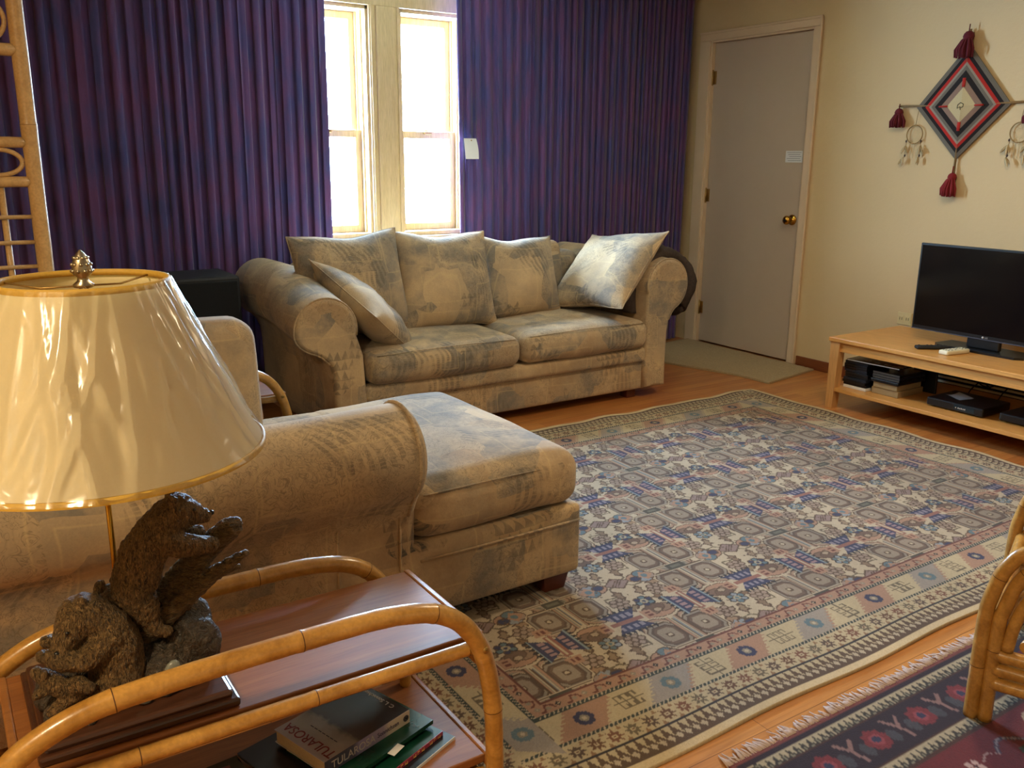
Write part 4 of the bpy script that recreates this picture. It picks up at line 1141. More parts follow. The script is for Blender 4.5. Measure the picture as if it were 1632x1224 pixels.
    ch(b, [(-.070, -.085, .520, .018), (-.088, -.085, .532, .016), (-.104, -.08, .546, .013), (-.116, -.075, .556, .009)])
    ch(b, [(-.066, -.095, .535, .014), (-.050, -.10, .528, .009)])
    ch(b, [(-.080, -.09, .512, .012), (-.100, -.095, .500, .009)]); ch(b, [(-.096, -.085, .535, .010), (-.118, -.09, .528, .007)])
    ch(b, [(-.104, -.09, .556, .005), (-.103, -.091, .561, .004)])
    ch(b, [(-.062, -.07, .508, .016), (-.05, -.075, .495, .012)])
    carve(b, 'bear_cub', BEAR, t, .0024, .0035, sm=2)
    # flex
    b = B(); b.sweep(resample([(LX-.02, 1.49, .460), (LX-.06, 1.53, .462), (LX-.12, 1.60, .35), (LX-.14, 1.64, .1), (LX-.16, 1.7, .004)], .02), .0022, 6)
    b.make('power_cord', plain('clear_brown_flex', '#5a4020', .4), t)
lamp()

# ------------------------------------------------------------------ printed matter on the side table's lower shelf
def book(name, label, cat, c, ang, L, W, T, z, cover, spine=None, pages=PAPER_E, group=None, thin=.0012):
    """flat book, spine on the near long side"""
    R_ = Matrix.Rotation(ang, 3, 'Z'); t = thing(name, (c[0], c[1], z), label, cat, group)
    def bx(lo, hi, bev=0):
        b = B(); b.box((c[0]+lo[0], c[1]+lo[1], z+lo[2]), (c[0]+hi[0], c[1]+hi[1], z+hi[2]), bev, rot=R_, piv=(c[0], c[1], z)); return b
    b = bx((-L/2, -W/2, T-thin), (L/2, W/2, T)); 
    b.box((c[0]-L/2, c[1]-W/2, z), (c[0]+L/2, c[1]+W/2, z+thin), rot=R_, piv=(c[0], c[1], z))
    b.box((c[0]-L/2, c[1]-W/2-thin, z), (c[0]+L/2, c[1]-W/2, z+T), mi=1, rot=R_, piv=(c[0], c[1], z))
    b.make('cover', [cover, spine or cover], t)
    b = bx((-L/2+.002, -W/2+.001, thin), (L/2-.002, W/2-.003, T-thin)); b.make('pages', pages, t)
    return t, R_
MAGD = plain('dark_magazine_cover', '#15161c', .25, var=.4, scale=18); GREEN = plain('green_cover', '#0f3d2c', .25, var=.5, scale=22); PINK = plain('pink_cover', '#a33a56', .3, var=.2, scale=25)
NAVY = plain('navy_cover', '#1a1c2c', .3, var=.3, scale=20); REDC = plain('maroon_cover', '#4a1a18', .35)
zs = .2055; cbx, cby = .535, 1.375
book('magazine', 'thin white-edged magazine, lowest of the pile under the paperbacks', 'magazine', (.585, 1.325), math.radians(22), .215, .18, .006, zs, MAGD, PAPER, PAPER, 'printed pile on the lower table shelf')
pk, Rk = book('magazine', 'magazine with a pink spine and yellow lettering under the green book', 'magazine', (.560, 1.332), math.radians(22), .235, .17, .0088, zs+.0065, GREEN, PINK, PAPER, 'printed pile on the lower table shelf')
book('book', 'thin navy booklet sticking out left under the pale paperback', 'book', (.470, 1.385), math.radians(15), .20, .15, .0055, zs+.016, NAVY, REDC, PAPER_E, 'printed pile on the lower table shelf')
gr, Rg = book('book', 'dark green softcover book directly under the pale paperback', 'book', (.560, 1.355), math.radians(19), .225, .155, .008, zs+.0222, GREEN, GREEN, PAPER_E, 'printed pile on the lower table shelf')
# title book
COV = N('landscape_cover'); vx = COV.coord((1, 1, 1)); sx = COV.n('ShaderNodeSeparateXYZ'); COV.l(vx, sx.inputs[0])
ang = math.radians(17); ca, sa = math.cos(ang), math.sin(ang)
tq = COV.math('ADD', COV.math('MULTIPLY', sx.outputs[0], ca), COV.math('MULTIPLY', sx.outputs[1], sa))
nn = COV.noise(vx, 26, 4, .6, .5)
tq = COV.math('ADD', COV.math('MULTIPLY', COV.math('ADD', tq, .10), 5.0), COV.math('MULTIPLY', COV.math('SUBTRACT', nn.outputs[0], .5), .22))
COV.base(COV.ramp(tq, [(.0, rgb('#b7b0b4')), (.22, rgb('#a79d88')), (.34, rgb('#8f836c')), (.40, rgb('#4a3d30')), (.60, rgb('#3b2a20')), (.80, rgb('#241c1c')), (1.0, rgb('#1c1a18'))])); COV.set(Roughness=.3)
SPN = N('book_spine'); v3 = SPN.coord(); s3 = SPN.n('ShaderNodeSeparateXYZ'); SPN.l(v3, s3.inputs[0]); n3 = SPN.noise(v3, 30, 2)
tt = SPN.math('ADD', SPN.math('MULTIPLY', SPN.math('ADD', s3.outputs[0], .10), 5.0), SPN.math('MULTIPLY', n3.outputs[0], .05))
SPN.base(SPN.ramp(tt, [(.0, rgb('#30303c')), (.45, rgb('#4d5064')), (.52, rgb('#8882a6')), (.80, rgb('#9a90a8')), (.86, rgb('#c9bfb0')), (1, rgb('#cfc6b4'))])); SPN.set(Roughness=.35)
zt_ = zs+.0308; bk, Rb_ = book('book', 'pale paperback titled TULAROSA, topmost of the pile on the lower shelf', 'book', (cbx, cby), ang, .200, .142, .026, zt_, COV.m, SPN.m, PAPER_E, 'printed pile on the lower table shelf')
def onbook(a, c, z): return Vector((cbx, cby, 0))+Rb_ @ Vector((a, c, 0))+Vector((0, 0, z))
TITLE = plain('red_title_ink', '#7a2a2c', .5); PALEINK = plain('pale_ink', '#b8b4b0', .5); PURP = plain('purple_ink', '#3f3358', .5)
text('TULAROSA', .029, frame(onbook(-.078, -.002, zt_+.0263), Rb_ @ Vector((0, 1, 0)), Rb_ @ Vector((-1, 0, 0))), TITLE, bk, 'cover_title', sx=.92)
text('C. L. Sonnichsen', .013, frame(onbook(.086, .0, zt_+.0263), Rb_ @ Vector((0, 1, 0)), Rb_ @ Vector((-1, 0, 0))), PALEINK, bk, 'author_name')
b = B()
for k in range(7): q_ = onbook(-.050, -.040+.011*k, zt_+.0262); b.box((q_.x-.0009, q_.y-.0042, q_.z-.0001), (q_.x+.0009, q_.y+.0042, q_.z+.0001), rot=Rb_)
b.make('cover_subtitle', INK, bk)
text('TULAROSA', .021, frame(onbook(-.036, -.0725, zt_+.0125), Rb_ @ Vector((1, 0, 0)), (0, 0, 1)), PALEINK, bk, 'spine_title', sx=.95)
text('Sonnichsen', .013, frame(onbook(.046, -.0725, zt_+.013), Rb_ @ Vector((1, 0, 0)), (0, 0, 1)), PURP, bk, 'spine_author', sx=.9)
b = B(); p = onbook(.090, -.0725, zt_+.013); Rm = Matrix((Rb_ @ Vector((1, 0, 0)), Vector((0, 0, 1)), Rb_ @ Vector((0, -1, 0)))).transposed()
b.lathe([(.0035, .0), (.0065, .0), (.0065, .0006), (.0035, .0006), (.0035, 0)], p, 20, M=Rm); b.box((p.x-.0045, p.y-.0008, p.z-.0012), (p.x+.0045, p.y, p.z+.0012), rot=Matrix.Rotation(.8, 3, 'Y')); b.box((p.x-.0045, p.y-.0008, p.z-.0012), (p.x+.0045, p.y, p.z+.0012), rot=Matrix.Rotation(-.8, 3, 'Y')); b.make('spine_emblem', INK, bk)
YEL = plain('yellow_ink', '#d8b060', .5)
b = B(); rd = random.Random(3)
for k in range(11):      # unreadable yellow spine lettering kept as strokes
    if k in (3, 7): continue
    c0 = Vector((.560, 1.332, 0))+Rk @ Vector((-.01+.0115*k, -.0866, 0)); h_ = .0058
    b.box((c0.x-.0028, c0.y-.0004, zs+.0078), (c0.x-.0014, c0.y+.0002, zs+.0078+h_), rot=Rk)
    if k % 2: b.box((c0.x-.0028, c0.y-.0004, zs+.0078+h_-.0012), (c0.x+.003, c0.y+.0002, zs+.0078+h_), rot=Rk)
    else: b.box((c0.x-.0028, c0.y-.0004, zs+.0078), (c0.x+.003, c0.y+.0002, zs+.009), rot=Rk); b.box((c0.x+.0018, c0.y-.0004, zs+.0078), (c0.x+.003, c0.y+.0002, zs+.0078+h_), rot=Rk)
b.make('spine_lettering', YEL, pk)
b = B(); b.box((.578, 1.268, zs+.0305), (.610, 1.283, zs+.0307), rot=Matrix.Rotation(.5, 3, 'Z')); tag(b.make('paper_slip', PAPER), 'small white paper slip sticking out under the TULAROSA paperback', 'paper slip')
# dvd case / dark book to the left
t, Rd = book('dvd_case', 'black case with a small red square lying left on the lower table shelf', 'case', (.265, 1.36), math.radians(5), .19, .135, .015, zs, plain('glossy_black_sleeve', '#141a1c', .15, var=.3, scale=20), None, BLACKM)
b = B(); b.box((.317, 1.395, zs+.0150), (.335, 1.415, zs+.0154)); b.make('red_square', plain('red_print', '#7a3024', .4), t)
text('CO', .022, frame((.300, 1.350, zs+.0153), (0, 1, 0), (-1, 0, 0)), PALEINK, t, 'case_lettering')

# ------------------------------------------------------------------ étagère at the far left
def etagere():
    t = thing('rattan_etagere', (.0, 2.9, 0), 'tall pale rattan shelf frame with looped panels at the left edge', 'shelf unit')
    xr, xl, y = .287, -.42, 2.90
    for x in (xr, xl):
        b = B(); b.cane([(x, y, 0), (x, y, 1.2), (x, y, 2.1)], .0215, 16, .5, .35, step=.05, smooth=False); b.make('post', [PALE, PALE_D], t)
    for z, r_ in ((1.545, .017), (1.302, .015), (1.195, .015), (.56, .015), (1.90, .015)):
        b = B(); b.cane([(xl, y-.002, z), (xr, y-.002, z)], r_, 12, .6, .4, step=.05); b.make('crossbar', [PALE, PALE_D], t)
    for z in (1.098, 1.027, .958, .89, .82, .75, .68, .62):
        b = B(); b.sweep([(xl, y-.004, z), (xr, y-.004, z)], .006, 10); b.make('thin_bar', PALE, t)
    for x in (.20, .10, 0, -.10, -.2, -.3):
        b = B(); b.sweep([(x, y+.008, .57), (x, y+.008, 1.19)], .009, 10); b.make('upright', PALE, t)
    for x0, x1 in ((.05, .263), (-.17, .04), (-.395, -.18)):
        b = B(); cx = (x0+x1)/2; pts = []
        for k in range(33):
            a = 2*PI*k/32; ex = .055
            pts.append((cx+(x1-x0-.09)/2*(1 if math.cos(a) > 0 else -1)*(abs(math.cos(a))**.35)+.042*math.cos(a), y-.004, 1.248+.036*math.sin(a)))
        b.sweep(pts, .0065, 8, cap=False); b.make('oval_loop', PALE, t)
    for cx in (.20, .06, -.08, -.22, -.36):
        b = B(); b.sweep([(cx+.058*math.cos(2*PI*k/28), y-.004, 1.62+.056*math.sin(2*PI*k/28)) for k in range(29)], .0065, 8, cap=False); b.make('ring', PALE, t)
    b = B(); b.cane([(xl, y-.002, 1.695), (xr, y-.002, 1.695)], .015, 12, .6, .4, step=.05); b.make('crossbar', [PALE, PALE_D], t)
etagere()

# ------------------------------------------------------------------ speaker behind
t = thing('floor_speaker', (1.02, 4.27, 0), 'black box speaker on the floor between curtain and sofa arm', 'speaker')
b = B(); b.box((.87, 4.12, 0.01), (1.20, 4.45, .735), .012); b.make('cabinet', SPK, t)
b = B(); b.box((.885, 4.108, .03), (1.185, 4.121, .715), .005); b.make('grille', GRILLE, t)

# ------------------------------------------------------------------ television stand
def tv_stand():
    t = thing('tv_stand', (4.22, 2.2, 0), 'low light birch television bench with an open shelf against the wall', 'tv bench')
    x0, x1, y0, y1 = 3.90, 4.505, 1.55, 2.905; zt = .378
    b = B(); b.box((x0-.008, y0-.01, zt-.022), (x1, y1+.01, zt), .003); b.make('bench_top', BIRCH, t)
    b = B(); b.box((x0+.012, y0+.05, zt-.072), (x0+.030, y1-.05, zt-.022)); b.box((x1-.04, y0+.05, zt-.072), (x1-.022, y1-.05, zt-.022)); b.box((x0+.05, y1-.035, zt-.072), (x1-.05, y1-.017, zt-.022)); b.box((x0+.05, y0+.017, zt-.072), (x1-.05, y0+.035, zt-.022)); b.make('apron', BIRCH, t)
    for x in (x0, x1-.05):
        for y in (y0, y1-.055):
            b = B(); b.prism([(0, 0), (.05, 0), (.05, .055), (0, .055)], lambda a, c, q, x=x, y=y: Vector((x+a, y+(c if (y > 2) == (c > .03) else (c+( .014*(1-q/zt) if y > 2 else -.014*(1-q/zt)))), q)), 0, zt-.022, smooth=False); b.make('leg', BIRCH_L, t)
    b = B(); b.box((x0+.004, y0+.03, .092), (x1-.01, y1-.028, .112), .002); b.make('shelf', BIRCH, t)
tv_stand()
ZT = .378; ZS = .1125
def television():
    t = thing('television', (4.24, 2.29, ZT), 'black flat screen television standing on the birch bench', 'television')
    y0, y1, z0, z1, x = 1.92, 2.655, .438, .872, 4.205
    b = B(); b.box((x, y0, z0), (x+.018, y1, z1), .004); b.box((x+.016, y0+.06, z0+.03), (x+.045, y1-.06, z1-.09), .012); b.make('housing', BLACK, t)
    b = B(); b.box((x-.0012, y0+.010, z0+.020), (x+.001, y1-.010, z1-.010)); b.make('screen', SCREEN, t)
    b = B(); b.box((x-.0022, y0, z0-.001), (x+.002, y1, z0+.0035), .0005); b.make('bottom_trim', plain('smoked_trim', '#4a4c58', .25), t)
    Mt = frame((x-.0018, 2.262, z0+.0105), (0, -1, 0), (0, 0, 1))
    text('LG', .012, Mt, plain('logo_grey', '#b5b5ba', .4), t, 'logo_letters', extrude=.0003)
    b = B(); Mz = Matrix(((0, 0, -1), (0, 1, 0), (1, 0, 0))); b.lathe([(.001, 0), (.0052, 0), (.0052, .0006), (.001, .0006)], (x-.0015, 2.279, z0+.0105), 16, M=Mz); b.make('logo_disc', plain('logo_pale', '#c8c4c4', .4), t)
    b = B(); b.box((x+.005, 2.20, ZT+.012), (x+.035, 2.36, z0+.06), .006); b.make('neck', BLACK, t)
    pts = [(x-.052, 2.285+.19), (x-.02, 2.285+.22), (x+.11, 2.285+.21), (x+.12, 2.285), (x+.11, 2.285-.21), (x-.02, 2.285-.22), (x-.052, 2.285-.19), (x-.058, 2.285)]
    b = B(); b.prism(pts, lambda a, c, q: Vector((a, c, q)), ZT+.0005, ZT+.011, smooth=False); b.make('foot_plate', BLACK, t)
television()
def remote(c, ang, L, W, T, mat, bmat, label, rows):
    t = thing('remote_control', (c[0], c[1], ZT), label, 'remote control', 'remote controls in front of the television'); R_ = Matrix.Rotation(ang, 3, 'Z'); pv = (c[0], c[1], ZT)
    b = B(); b.rbox((c[0]-L/2, c[1]-W/2, ZT+.0005), (c[0]+L/2, c[1]+W/2, ZT+T), .007, 8, (0, 0, .001), rot=R_, piv=pv); b.make('case', mat, t)
    n = 0
    for i in range(rows):
        for j in range(3):
            if (i+j) % 4 == 3: continue
            a = -L/2+.02+i*(L-.04)/(rows-1); q = (j-1)*W*.27
            b = B(); b.box((c[0]+a-.004, c[1]+q-.003, ZT+T-.0005), (c[0]+a+.004, c[1]+q+.003, ZT+T+.0022), .001, rot=R_, piv=pv); b.make('button', bmat, t); n += 1
remote((4.065, 2.445), math.radians(-35), .16, .042, .017, BLACKM, plain('dark_button', '#2a2a2e', .5), 'slim black remote lying left of the pale one', 7)
remote((4.055, 2.325), math.radians(-8), .155, .052, .022, WHITEP, plain('grey_button', '#6b6a60', .5), 'pale cream remote with dark buttons on the birch bench', 6)

# stacks on the shelf
CASEM = plain('dvd_case_black', '#15171c', .3); CASEB = plain('dvd_case_blue', '#1a2230', .3); TAN = plain('kraft_board', '#9b8764', .8)
z = ZS
specs = [('white', .016)]+[('black', .0145)]*9
for i, (k, h_) in enumerate(specs):
    dx = random.uniform(-.006, .006); dy = random.uniform(-.006, .006)
    t = thing('dvd_case', (4.06, 2.79, z), ('white case, lowest of the left stack on the bench shelf' if i == 0 else '%s disc case, %s of the left stack on the bench shelf' % ('black' if i % 3 else 'dark blue', ('', 'second from the bottom', 'third from the bottom', 'fourth from the bottom', 'fifth from the bottom', 'fifth from the top', 'fourth from the top', 'third from the top', 'second from the top', 'topmost')[i])), 'disc case', 'disc cases in the left stack')
    b = B(); b.box((3.965+dx, 2.718+dy, z), (4.155+dx, 2.853+dy, z+h_-.001), .0015); b.make('case', PAPER if i == 0 else (CASEM if i % 3 else CASEB), t)
    z += h_
for i, (xx, yy, a, c, h_, m_, lb, nm) in enumerate((
    (3.985, 2.545, .20, .165, .032, TAN, 'tan cardboard box, lowest of the right stack', 'cardboard_box'),
    (3.975, 2.555, .21, .150, .028, TAN, 'tan cardboard box resting on the lowest tan one', 'cardboard_box'),
    (3.965, 2.545, .24, .165, .018, CASEM, 'wide black case lying on the tan boxes', 'case'))):
    pass
z = ZS
boxes = [((3.990, 2.550), (.215, .150), .034, TAN, 'cardboard_box', 'tan cardboard box, lowest of the right stack', 'box'),
         ((3.985, 2.555), (.205, .135), .030, TAN, 'cardboard_box', 'tan cardboard box on top of the lowest tan one', 'box'),
         ((3.975, 2.545), (.235, .155), .016, CASEM, 'case', 'wide black case directly on the tan boxes', 'case')]
for (xa, ya), (sx_, sy_), h_, m_, nm, lb, ct in boxes:
    b = B(); b.box((xa, ya, z), (xa+sx_, ya+sy_, z+h_-.0006), .002); tag(b.make(nm, m_), lb, ct, 'right stack on the bench shelf'); z += h_
for i in range(3):
    t, _ = book('magazine', ('lowest', 'middle', 'upper')[i]+' of three dark magazines in the right stack on the bench shelf', 'magazine', (4.095, 2.625), 0, .22, .155, .0125, z, NAVY if i % 2 else MAGD, None, plain('grey_pages', '#5a5650', .8), 'dark magazines in the right stack'); z += .0127
t, _ = book('magazine', 'magazine with a bright streaked cover lying across both stacks', 'magazine', (4.085, 2.70), math.radians(4), .245, .29, .008, max(z, ZS+.1475)+.0005, MAGD, None, PAPER)
z2 = max(z, ZS+.1475)+.0087
b = B(); rd = random.Random(8)
for k in range(9): q = rd.uniform(-.10, .10); b.box((3.985+rd.uniform(0, .012), 2.64+q-.012, z2), (3.997+rd.uniform(0, .02), 2.64+q+.014, z2+.0004))
b.make('cover_print', plain('bright_print', '#a8927c', .4), t)
t = thing('dvd_case', (4.25, 2.53, ZS), 'dark case standing on edge behind the right stack', 'disc case'); b = B(); b.box((4.23, 2.50, ZS), (4.245, 2.63, ZS+.135), .002); b.make('case', CASEM, t)

def player(y0, y1, x0, x1, h_, label, slip=False):
    t = thing('media_player', ((x0+x1)/2, (y0+y1)/2, ZS), label, 'media player')
    b = B(); b.box((x0, y0, ZS+.006), (x1, y1, ZS+h_), .006, seg=3); b.make('case', BLACK, t)
    for x in (x0+.03, x1-.03):
        for y in (y0+.03, y1-.03): b = B(); b.lathe([(.010, ZS), (.010, ZS+.007)], (x, y, 0), 12, cap=True); b.make('foot', BLACKM, t)
    b = B(); b.box((x0-.0015, y0+.04, ZS+.012), (x0+.001, y0+.14, ZS+h_-.008)); b.make('display', plain('player_window', '#1c2c34', .15), t)
    if slip:
        b = B()
        for k in range(5): b.box((x0-.0022, y0+.115-.008*k, ZS+.021), (x0-.001, y0+.120-.008*k, ZS+.027-.001*(k % 2)))
        b.make('front_lettering', PALEINK, t)
        b = B(); b.ball((x0-.001, y0+.130, ZS+.024), .0035, 1); b.make('status_light', PALEINK, t)
    return t
player(2.12, 2.40, 4.00, 4.24, .045, 'black disc player with a paper slip on top, on the bench shelf', True)
player(1.78, 2.06, 4.03, 4.25, .042, 'black box at the right end of the bench shelf')
b = B(); V = []
for j in range(5):
    for i in range(5): a, c = i/4, j/4; V.append((4.06+.09*a+.02*c, 2.27+.09*c-.02*a, ZS+.0462+.010*(a-.5)**2*4*c))
b.add(V, [(j*5+i, j*5+i+1, (j+1)*5+i+1, (j+1)*5+i) for j in range(4) for i in range(4)]); b.add([(p[0], p[1], p[2]+.0006) for p in V], [(j*5+i, j*5+i+1, (j+1)*5+i+1, (j+1)*5+i) for j in range(4) for i in range(4)])
tag(b.make('paper_slip', plain('bluish_paper', '#aab4b8', .8)), 'curled pale paper slip lying on the disc player', 'paper slip')
# cables
CAB = plain('black_cable', '#0c0c0c', .5)
for k, (lb, pts) in enumerate((('black cable looping up behind the disc player', [(4.25, 2.34, .135), (4.35, 2.38, .15), (4.42, 2.36, .20), (4.43, 2.33, .225), (4.44, 2.30, .20), (4.43, 2.32, .165), (4.40, 2.36, .17), (4.45, 2.42, .20), (4.46, 2.33, .14)]),
                              ('black cable sagging in zigzags behind the bench shelf', [(4.26, 2.20, .13), (4.40, 2.24, .16), (4.45, 2.19, .235), (4.46, 2.15, .24), (4.44, 2.10, .16), (4.45, 2.06, .15), (4.46, 2.03, .22), (4.45, 1.98, .24), (4.44, 1.93, .17)]),
                              ('tangled bundle of black cable behind the right box', [(4.26, 1.95, .13), (4.38, 2.02, .17), (4.44, 2.08, .21), (4.42, 2.10, .14), (4.44, 2.03, .13), (4.43, 2.00, .19), (4.44, 2.06, .20), (4.42, 2.09, .16), (4.43, 1.99, .145), (4.45, 1.90, .20)]))):
    b = B(); b.sweep(resample(pts, .008), .0032, 8); tag(b.make('cable', CAB), lb, 'cable')

# outlet and baseboard register
t = thing('wall_outlet', (XR, 2.925, .36), 'ivory electrical outlet on the wall left of the television', 'outlet')
b = B(); b.box((XR-.006, 2.882, .375), (XR, 2.968, .445), .003); b.make('cover_plate', IVORY, t)
for y in (2.905, 2.945):
    b = B(); b.box((XR-.008, y-.016, .393), (XR-.005, y+.016, .427), .004); r_ = b.make('receptacle', IVORY, t)
    b = B(); b.box((XR-.0087, y-.008, .402), (XR-.0075, y-.005, .418)); b.box((XR-.0087, y+.005, .402), (XR-.0075, y+.008, .418)); b.make('slots', BLACKM, r_)
t = thing('baseboard_heater', (XR-.02, 2.1, 0), 'cream slatted air register low on the wall behind the bench', 'register')
b = B(); b.box((XR-.016, 1.52, .05), (XR-.012, 2.73, .26)); b.make('back_plate', BLACKM, t)
for k in range(8):
    z = .062+k*.025; b = B(); b.box((XR-.034, 1.52, z-.0055), (XR-.020, 2.73, z+.0055), .002); b.make('slat', WHITEP, t)
b = B(); b.box((XR-.048, 2.72, .03), (XR-.012, 2.745, .275), .003); b.box((XR-.048, 1.50, .03), (XR-.012, 1.525, .275), .003); b.box((XR-.048, 1.5, .262), (XR-.012, 2.745, .275), .002); b.make('frame', IVORY, t)

# ------------------------------------------------------------------ yarn wall hanging
def yarn(name, h, v=.25): return plain(name, h, .95, var=v, scale=350, bump=.6)
YW, YG, YLG, YB_, YR, YM, YP = yarn('cream_yarn', '#c4b48c'), yarn('grey_yarn', '#6e675c'), yarn('light_grey_yarn', '#968c7c'), yarn('black_yarn', '#221c1c'), yarn('red_yarn', '#b02a22'), yarn('maroon_yarn', '#5c1420'), yarn('pink_grey_yarn', '#8f7464')
STICK = plain('twig', '#8a7048', .8, var=.3, scale=80, bump=.4)
def tassel(p, parent, h_, w_, mat):
    b = B(); p = Vector(p); b.sweep([p+Vector((0, 0, h_*1.35)), p+Vector((-.004, 0, h_*.95))], .003, 6); rd = random.Random(int(p.y*1000))
    b.ball(p+Vector((0, 0, h_*.86)), w_*.22, 2)
    for k in range(34):
        a = rd.uniform(0, 2*PI); q = rd.uniform(.1, 1); e = Vector((abs(math.cos(a))*-q*w_*.35, math.sin(a)*q*w_*.5, 0))
        b.sweep([p+Vector((0, 0, h_*.95)), p+e*.55+Vector((0, 0, h_*.72)), p+e*1.05+Vector((0, 0, h_*.35)), p+e+Vector((0, 0, h_*rd.uniform(-.02, .08)))], [.003, .0045, .005, .0042], 6)
    return b.make('tassel', mat, parent)
def hanging():
    X = XR-.016; cy, cz = 2.735, 1.545
    t = thing('woven_wall_hanging', (X, cy, 1.1), 'diamond shaped red, black and grey yarn wall hanging with maroon tassels', 'wall hanging')
    HY, HT, HB = .252, .300, .268
    def dia(s): return [(cy+HY*s, cz), (cy, cz+HT*s), (cy-HY*s, cz), (cy, cz-HB*s)]
    bands = [(0, .31, YW), (.31, .45, YP), (.45, .58, YB_), (.58, .66, YG), (.66, .715, YLG), (.715, .80, YR), (.80, .89, YB_), (.89, 1.0, YG)]
    for s0, s1, m_ in bands:
        b = B(); x0 = X-.012+.010*s0; x1 = X-.012+.010*s1; O = dia(s1); I = dia(s0)
        for k in range(4):
            o1, o2, i1, i2 = O[k], O[(k+1) % 4], I[k], I[(k+1) % 4]
            n = max(2, int((s1-s0)*60))
            for j in range(n):     # individual strands
                a, c = j/n, (j+1)/n
                def L(p, q, f_): return (p[0]*(1-f_)+q[0]*f_, p[1]*(1-f_)+q[1]*f_)
                A1, A2, C1, C2 = L(i1, o1, a), L(i2, o2, a), L(i1, o1, c), L(i2, o2, c); M1, M2 = L(i1, o1, (a+c)/2), L(i2, o2, (a+c)/2)
                xa = x0+(x1-x0)*a
                b.add([(xa, *A1), (xa, *A2), (xa-.0018, *M2), (xa-.0018, *M1), (xa, *C2), (xa, *C1)], [(0, 1, 2, 3), (3, 2, 4, 5)])
            b.add([(X+.004, *i1), (X+.004, *i2), (X+.004, *o2), (X+.004, *o1), (x1, *o1), (x1, *o2)], [(0, 1, 2, 3), (3, 2, 5, 4)])
        b.make('yarn_band', m_, t)
    for k, p in enumerate(dia(.38)):
        d = Vector((0, p[0]-cy, p[1]-cz)).normalized(); c0 = Vector((X-.011, p[0], p[1]))
        b = B(); b.sweep([c0-d*.022, c0+d*.022], .009, 8, flat=.5); b.make('red_corner', YR, t)
    b = B(); b.sweep([(X-.0145, cy+a, cz+c) for a, c in ((.0, -.020), (.003, -.004), (.018, -.012), (.016, .006), (.002, .016), (-.014, .008), (-.012, -.006), (-.002, -.010))], .0018, 6); b.make('centre_knot', yarn('green_yarn', '#26322a'), t)
    b = B(); b.sweep([(X, 3.095, 1.557), (X, 2.73, 1.548), (X, 2.30, 1.552)], .006, 8); b.sweep([(X, cy, 1.20), (X, cy, 1.6), (X, cy+.004, 1.915)], .006, 8); b.sweep([(X+.004, cy-.015, 1.80), (X+.004, cy-.012, 1.90)], .004, 6); b.make('crossed_sticks', STICK, t)
    tassel((X-.018, cy, 1.775), t, .12, .125, YM); tassel((X-.010, 3.085, 1.445), t, .092, .105, YM); tassel((X-.010, cy, 1.090), t, .115, .105, yarn('crimson_yarn', '#7c1a1e')); tassel((X-.010, 2.36, 1.445), t, .092, .105, YM)
hanging()
FEA = plain('feather', '#a58c60', .9, var=.35, scale=60); FEAW = plain('pale_feather', '#c0aa80', .9, var=.2, scale=60); LEATH = plain('leather_thong', '#8d7040', .8); BEAD = plain('brown_bead', '#3a2418', .4)
def catcher(cy, label):
    X = XR-.014; cz = 1.408; t = thing('dream_catcher', (X, cy, 1.2), label, 'dream catcher', 'dream catchers hanging from the yarn diamond')
    b = B(); b.sweep([(X, cy+.046*math.cos(2*PI*k/36), cz+.048*math.sin(2*PI*k/36)) for k in range(37)], .0030, 8, cap=False); b.make('hoop', LEATH, t)
    b = B()
    for k in range(8):
        a = 2*PI*k/8; c = 2*PI*(k+3)/8; b.sweep([(X, cy+.045*math.cos(a), cz+.047*math.sin(a)), (X, cy+.045*math.cos(c), cz+.047*math.sin(c))], .0005, 4)
    b.make('web', YW, t)
    b = B(); b.sweep([(X, cy-.012, 1.548), (X, cy-.004, 1.50), (X, cy, cz+.048)], .0016, 6); b.make('cord', LEATH, t)
    rd = random.Random(int(cy*100))
    for dy, L1 in ((.042, .10), (-.040, .095)):
        b = B(); b.sweep([(X, cy+dy, cz-.02), (X-.002, cy+dy*1.1, cz-.02-L1)], .0012, 5); b.make('cord', LEATH, t)
        for k in range(2): b = B(); b.ball((X-.002, cy+dy*1.05, cz-.035-k*.075), .005, 1, scale=(1, 1, 1.6)); b.make('bead', BEAD, t)
        for k, zz in enumerate((cz-.055, cz-.06, cz-.06, cz-.02-L1, cz-.02-L1)):
            b = B(); tilt = rd.uniform(-.75, .75); L_ = rd.uniform(.038, .055); W_ = .008; rowsP = []
            dirv = Vector((-.12, math.sin(tilt), -math.cos(tilt))).normalized(); sd = Vector((0, math.cos(tilt), math.sin(tilt)))
            for j in range(9):
                q = j/8; wdt = W_*math.sin(PI*min(1, q*.9+.08))**.7*(1 if j % 2 else .82)
                c0 = Vector((X-.004-.003*k, cy+dy*1.08, zz))+dirv*L_*q; rowsP.append([c0-sd*wdt, c0+Vector((-.0015, 0, 0)), c0+sd*wdt, c0+Vector((.0012, 0, 0))])
            V = [v for r_ in rowsP for v in r_]; b.add(V, [(j*4+i, j*4+(i+1) % 4, (j+1)*4+(i+1) % 4, (j+1)*4+i) for j in range(8) for i in range(4)]); b.make('feather', FEA if k % 2 else FEAW, t)
    for dy in (-.018, -.004, .012): b = B(); b.sweep([(X-.002, cy+dy, cz-.047), (X-.003, cy+dy*1.2, cz-.047-.075)], .0012, 5); b.make('pale_strand', YW, t)
catcher(2.985, 'feathered dream catcher hanging left of the yarn diamond'); catcher(2.425, 'feathered dream catcher hanging right of the yarn diamond at the photo edge')

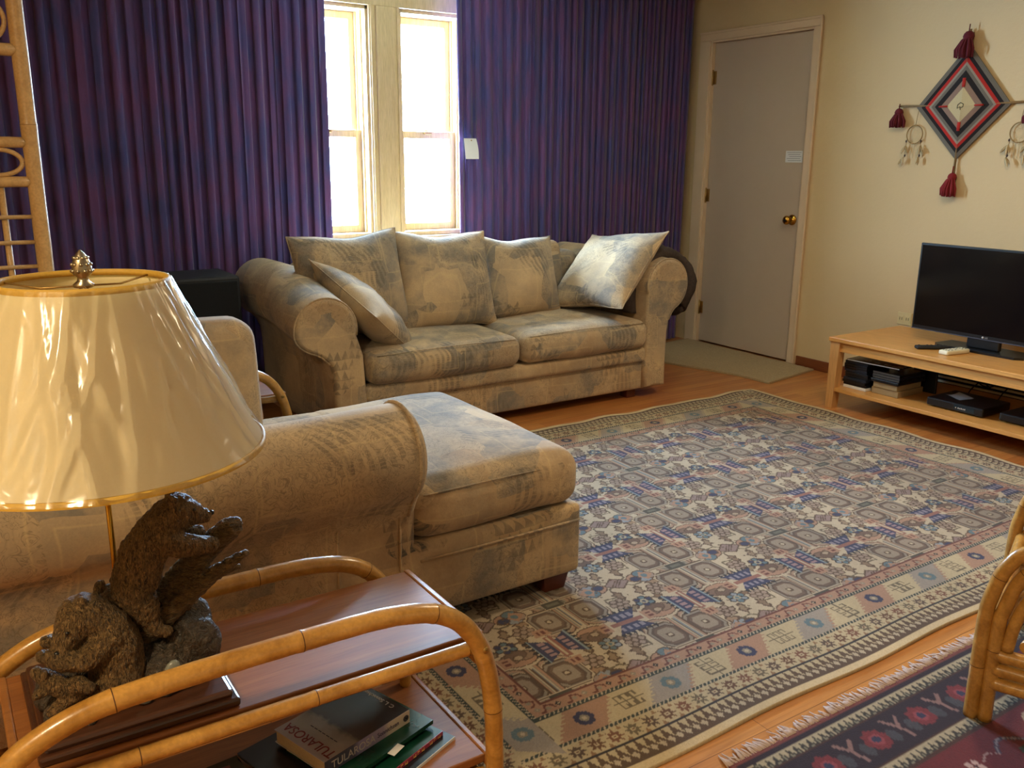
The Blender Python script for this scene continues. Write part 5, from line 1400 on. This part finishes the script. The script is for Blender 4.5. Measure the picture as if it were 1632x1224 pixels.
# ------------------------------------------------------------------ rattan chair, lower right
def rattan_chair():
    O = Vector((1.918, .945, 0)); a = math.radians(-68); E = Vector((math.cos(a), math.sin(a), 0)); G = Vector((-E.y, E.x, 0))  # E along the side, G into the chair
    t = thing('rattan_chair', O, 'low rattan chair of bundled canes on the red rug, lower right', 'chair')
    def P(e, g, z): return O+E*e+G*g+Vector((0, 0, z))
    z0 = .0085
    for g0 in (0.0, .55):
        for k, (off, top, rr) in enumerate(((0, .455, .0165), (.029, .430, .0155))):
            b = B(); s_ = off
            b.cane([P(s_, g0, z0), P(s_, g0, .24), P(s_+.006, g0, top-.14), P(s_+.032, g0, top-.055), P(s_+.09, g0, top-.01), P(.30, g0, top+.004), P(.52-s_, g0, top-.005), P(.60-s_, g0, .30), P(.61-s_, g0, .2), P(.61-s_, g0, z0)], rr, 14, .24, .12+.05*k)
            b.make('arm_hoop', [CANE, CANE_D], t)
        b = B(); b.cane([P(.052, g0, .195), P(.062, g0, .27), P(.088, g0, .345), P(.14, g0, .398), P(.22, g0, .412)], .0135, 14, .24, .15); b.make('inner_curve', [CANE, CANE_D], t)
        for k, z in enumerate((.178, .142, .106)):
            b = B(); b.cane([P(.030, g0, z), P(.58, g0, z)], .0165, 14, .2, .10+.03*k); b.make('stretcher', [CANE, CANE_D], t)
    b = B(); b.cane([P(.09, .02, .20), P(.13, .15, .23), P(.20, .35, .25), P(.25, .54, .25)], .017, 12, .2, .1); b.make('brace', [CANE, CANE_D], t)
    for e in (.02, .60):
        for z in (.265,):
            b = B(); b.cane([P(e, 0, z), P(e, .55, z)], .017, 12, .25, .1); b.make('seat_rail', [CANE, CANE_D], t)
    b = B(); b.rbox((O+E*.32+G*.275+Vector((-.24, -.24, .275)))[:], (O+E*.32+G*.275+Vector((.24, .24, .36)))[:], .04, 10, (0, 0, .01), rot=Matrix.Rotation(a+PI/2, 3, 'Z')); b.make('seat_cushion', plain('maroon_seat_cloth', '#5a2a2a', .95), t)
rattan_chair()

# ------------------------------------------------------------------ ceiling lamps (outside the frame)
for x, y, lb in ((-.95, .40, 'round flush ceiling lamp left of the camera'), (2.75, 1.75, 'round flush ceiling lamp above the big rug')):
    t = thing('ceiling_lamp', (x, y, 2.33), lb, 'ceiling lamp')
    b = B(); b.lathe([(.001, 2.449), (.10, 2.449), (.10, 2.42), (.001, 2.42)], (x, y, 0), 40); b.make('canopy', BRASS_D, t)
    b = B(); b.lathe([(.001, 2.419), (.19, 2.419), (.19, 2.405), (.001, 2.405)], (x, y, 0), 40); b.make('glass_dish', mat_emit('lit_glass_dish', (1, .72, .40, 1), 1.5), t)
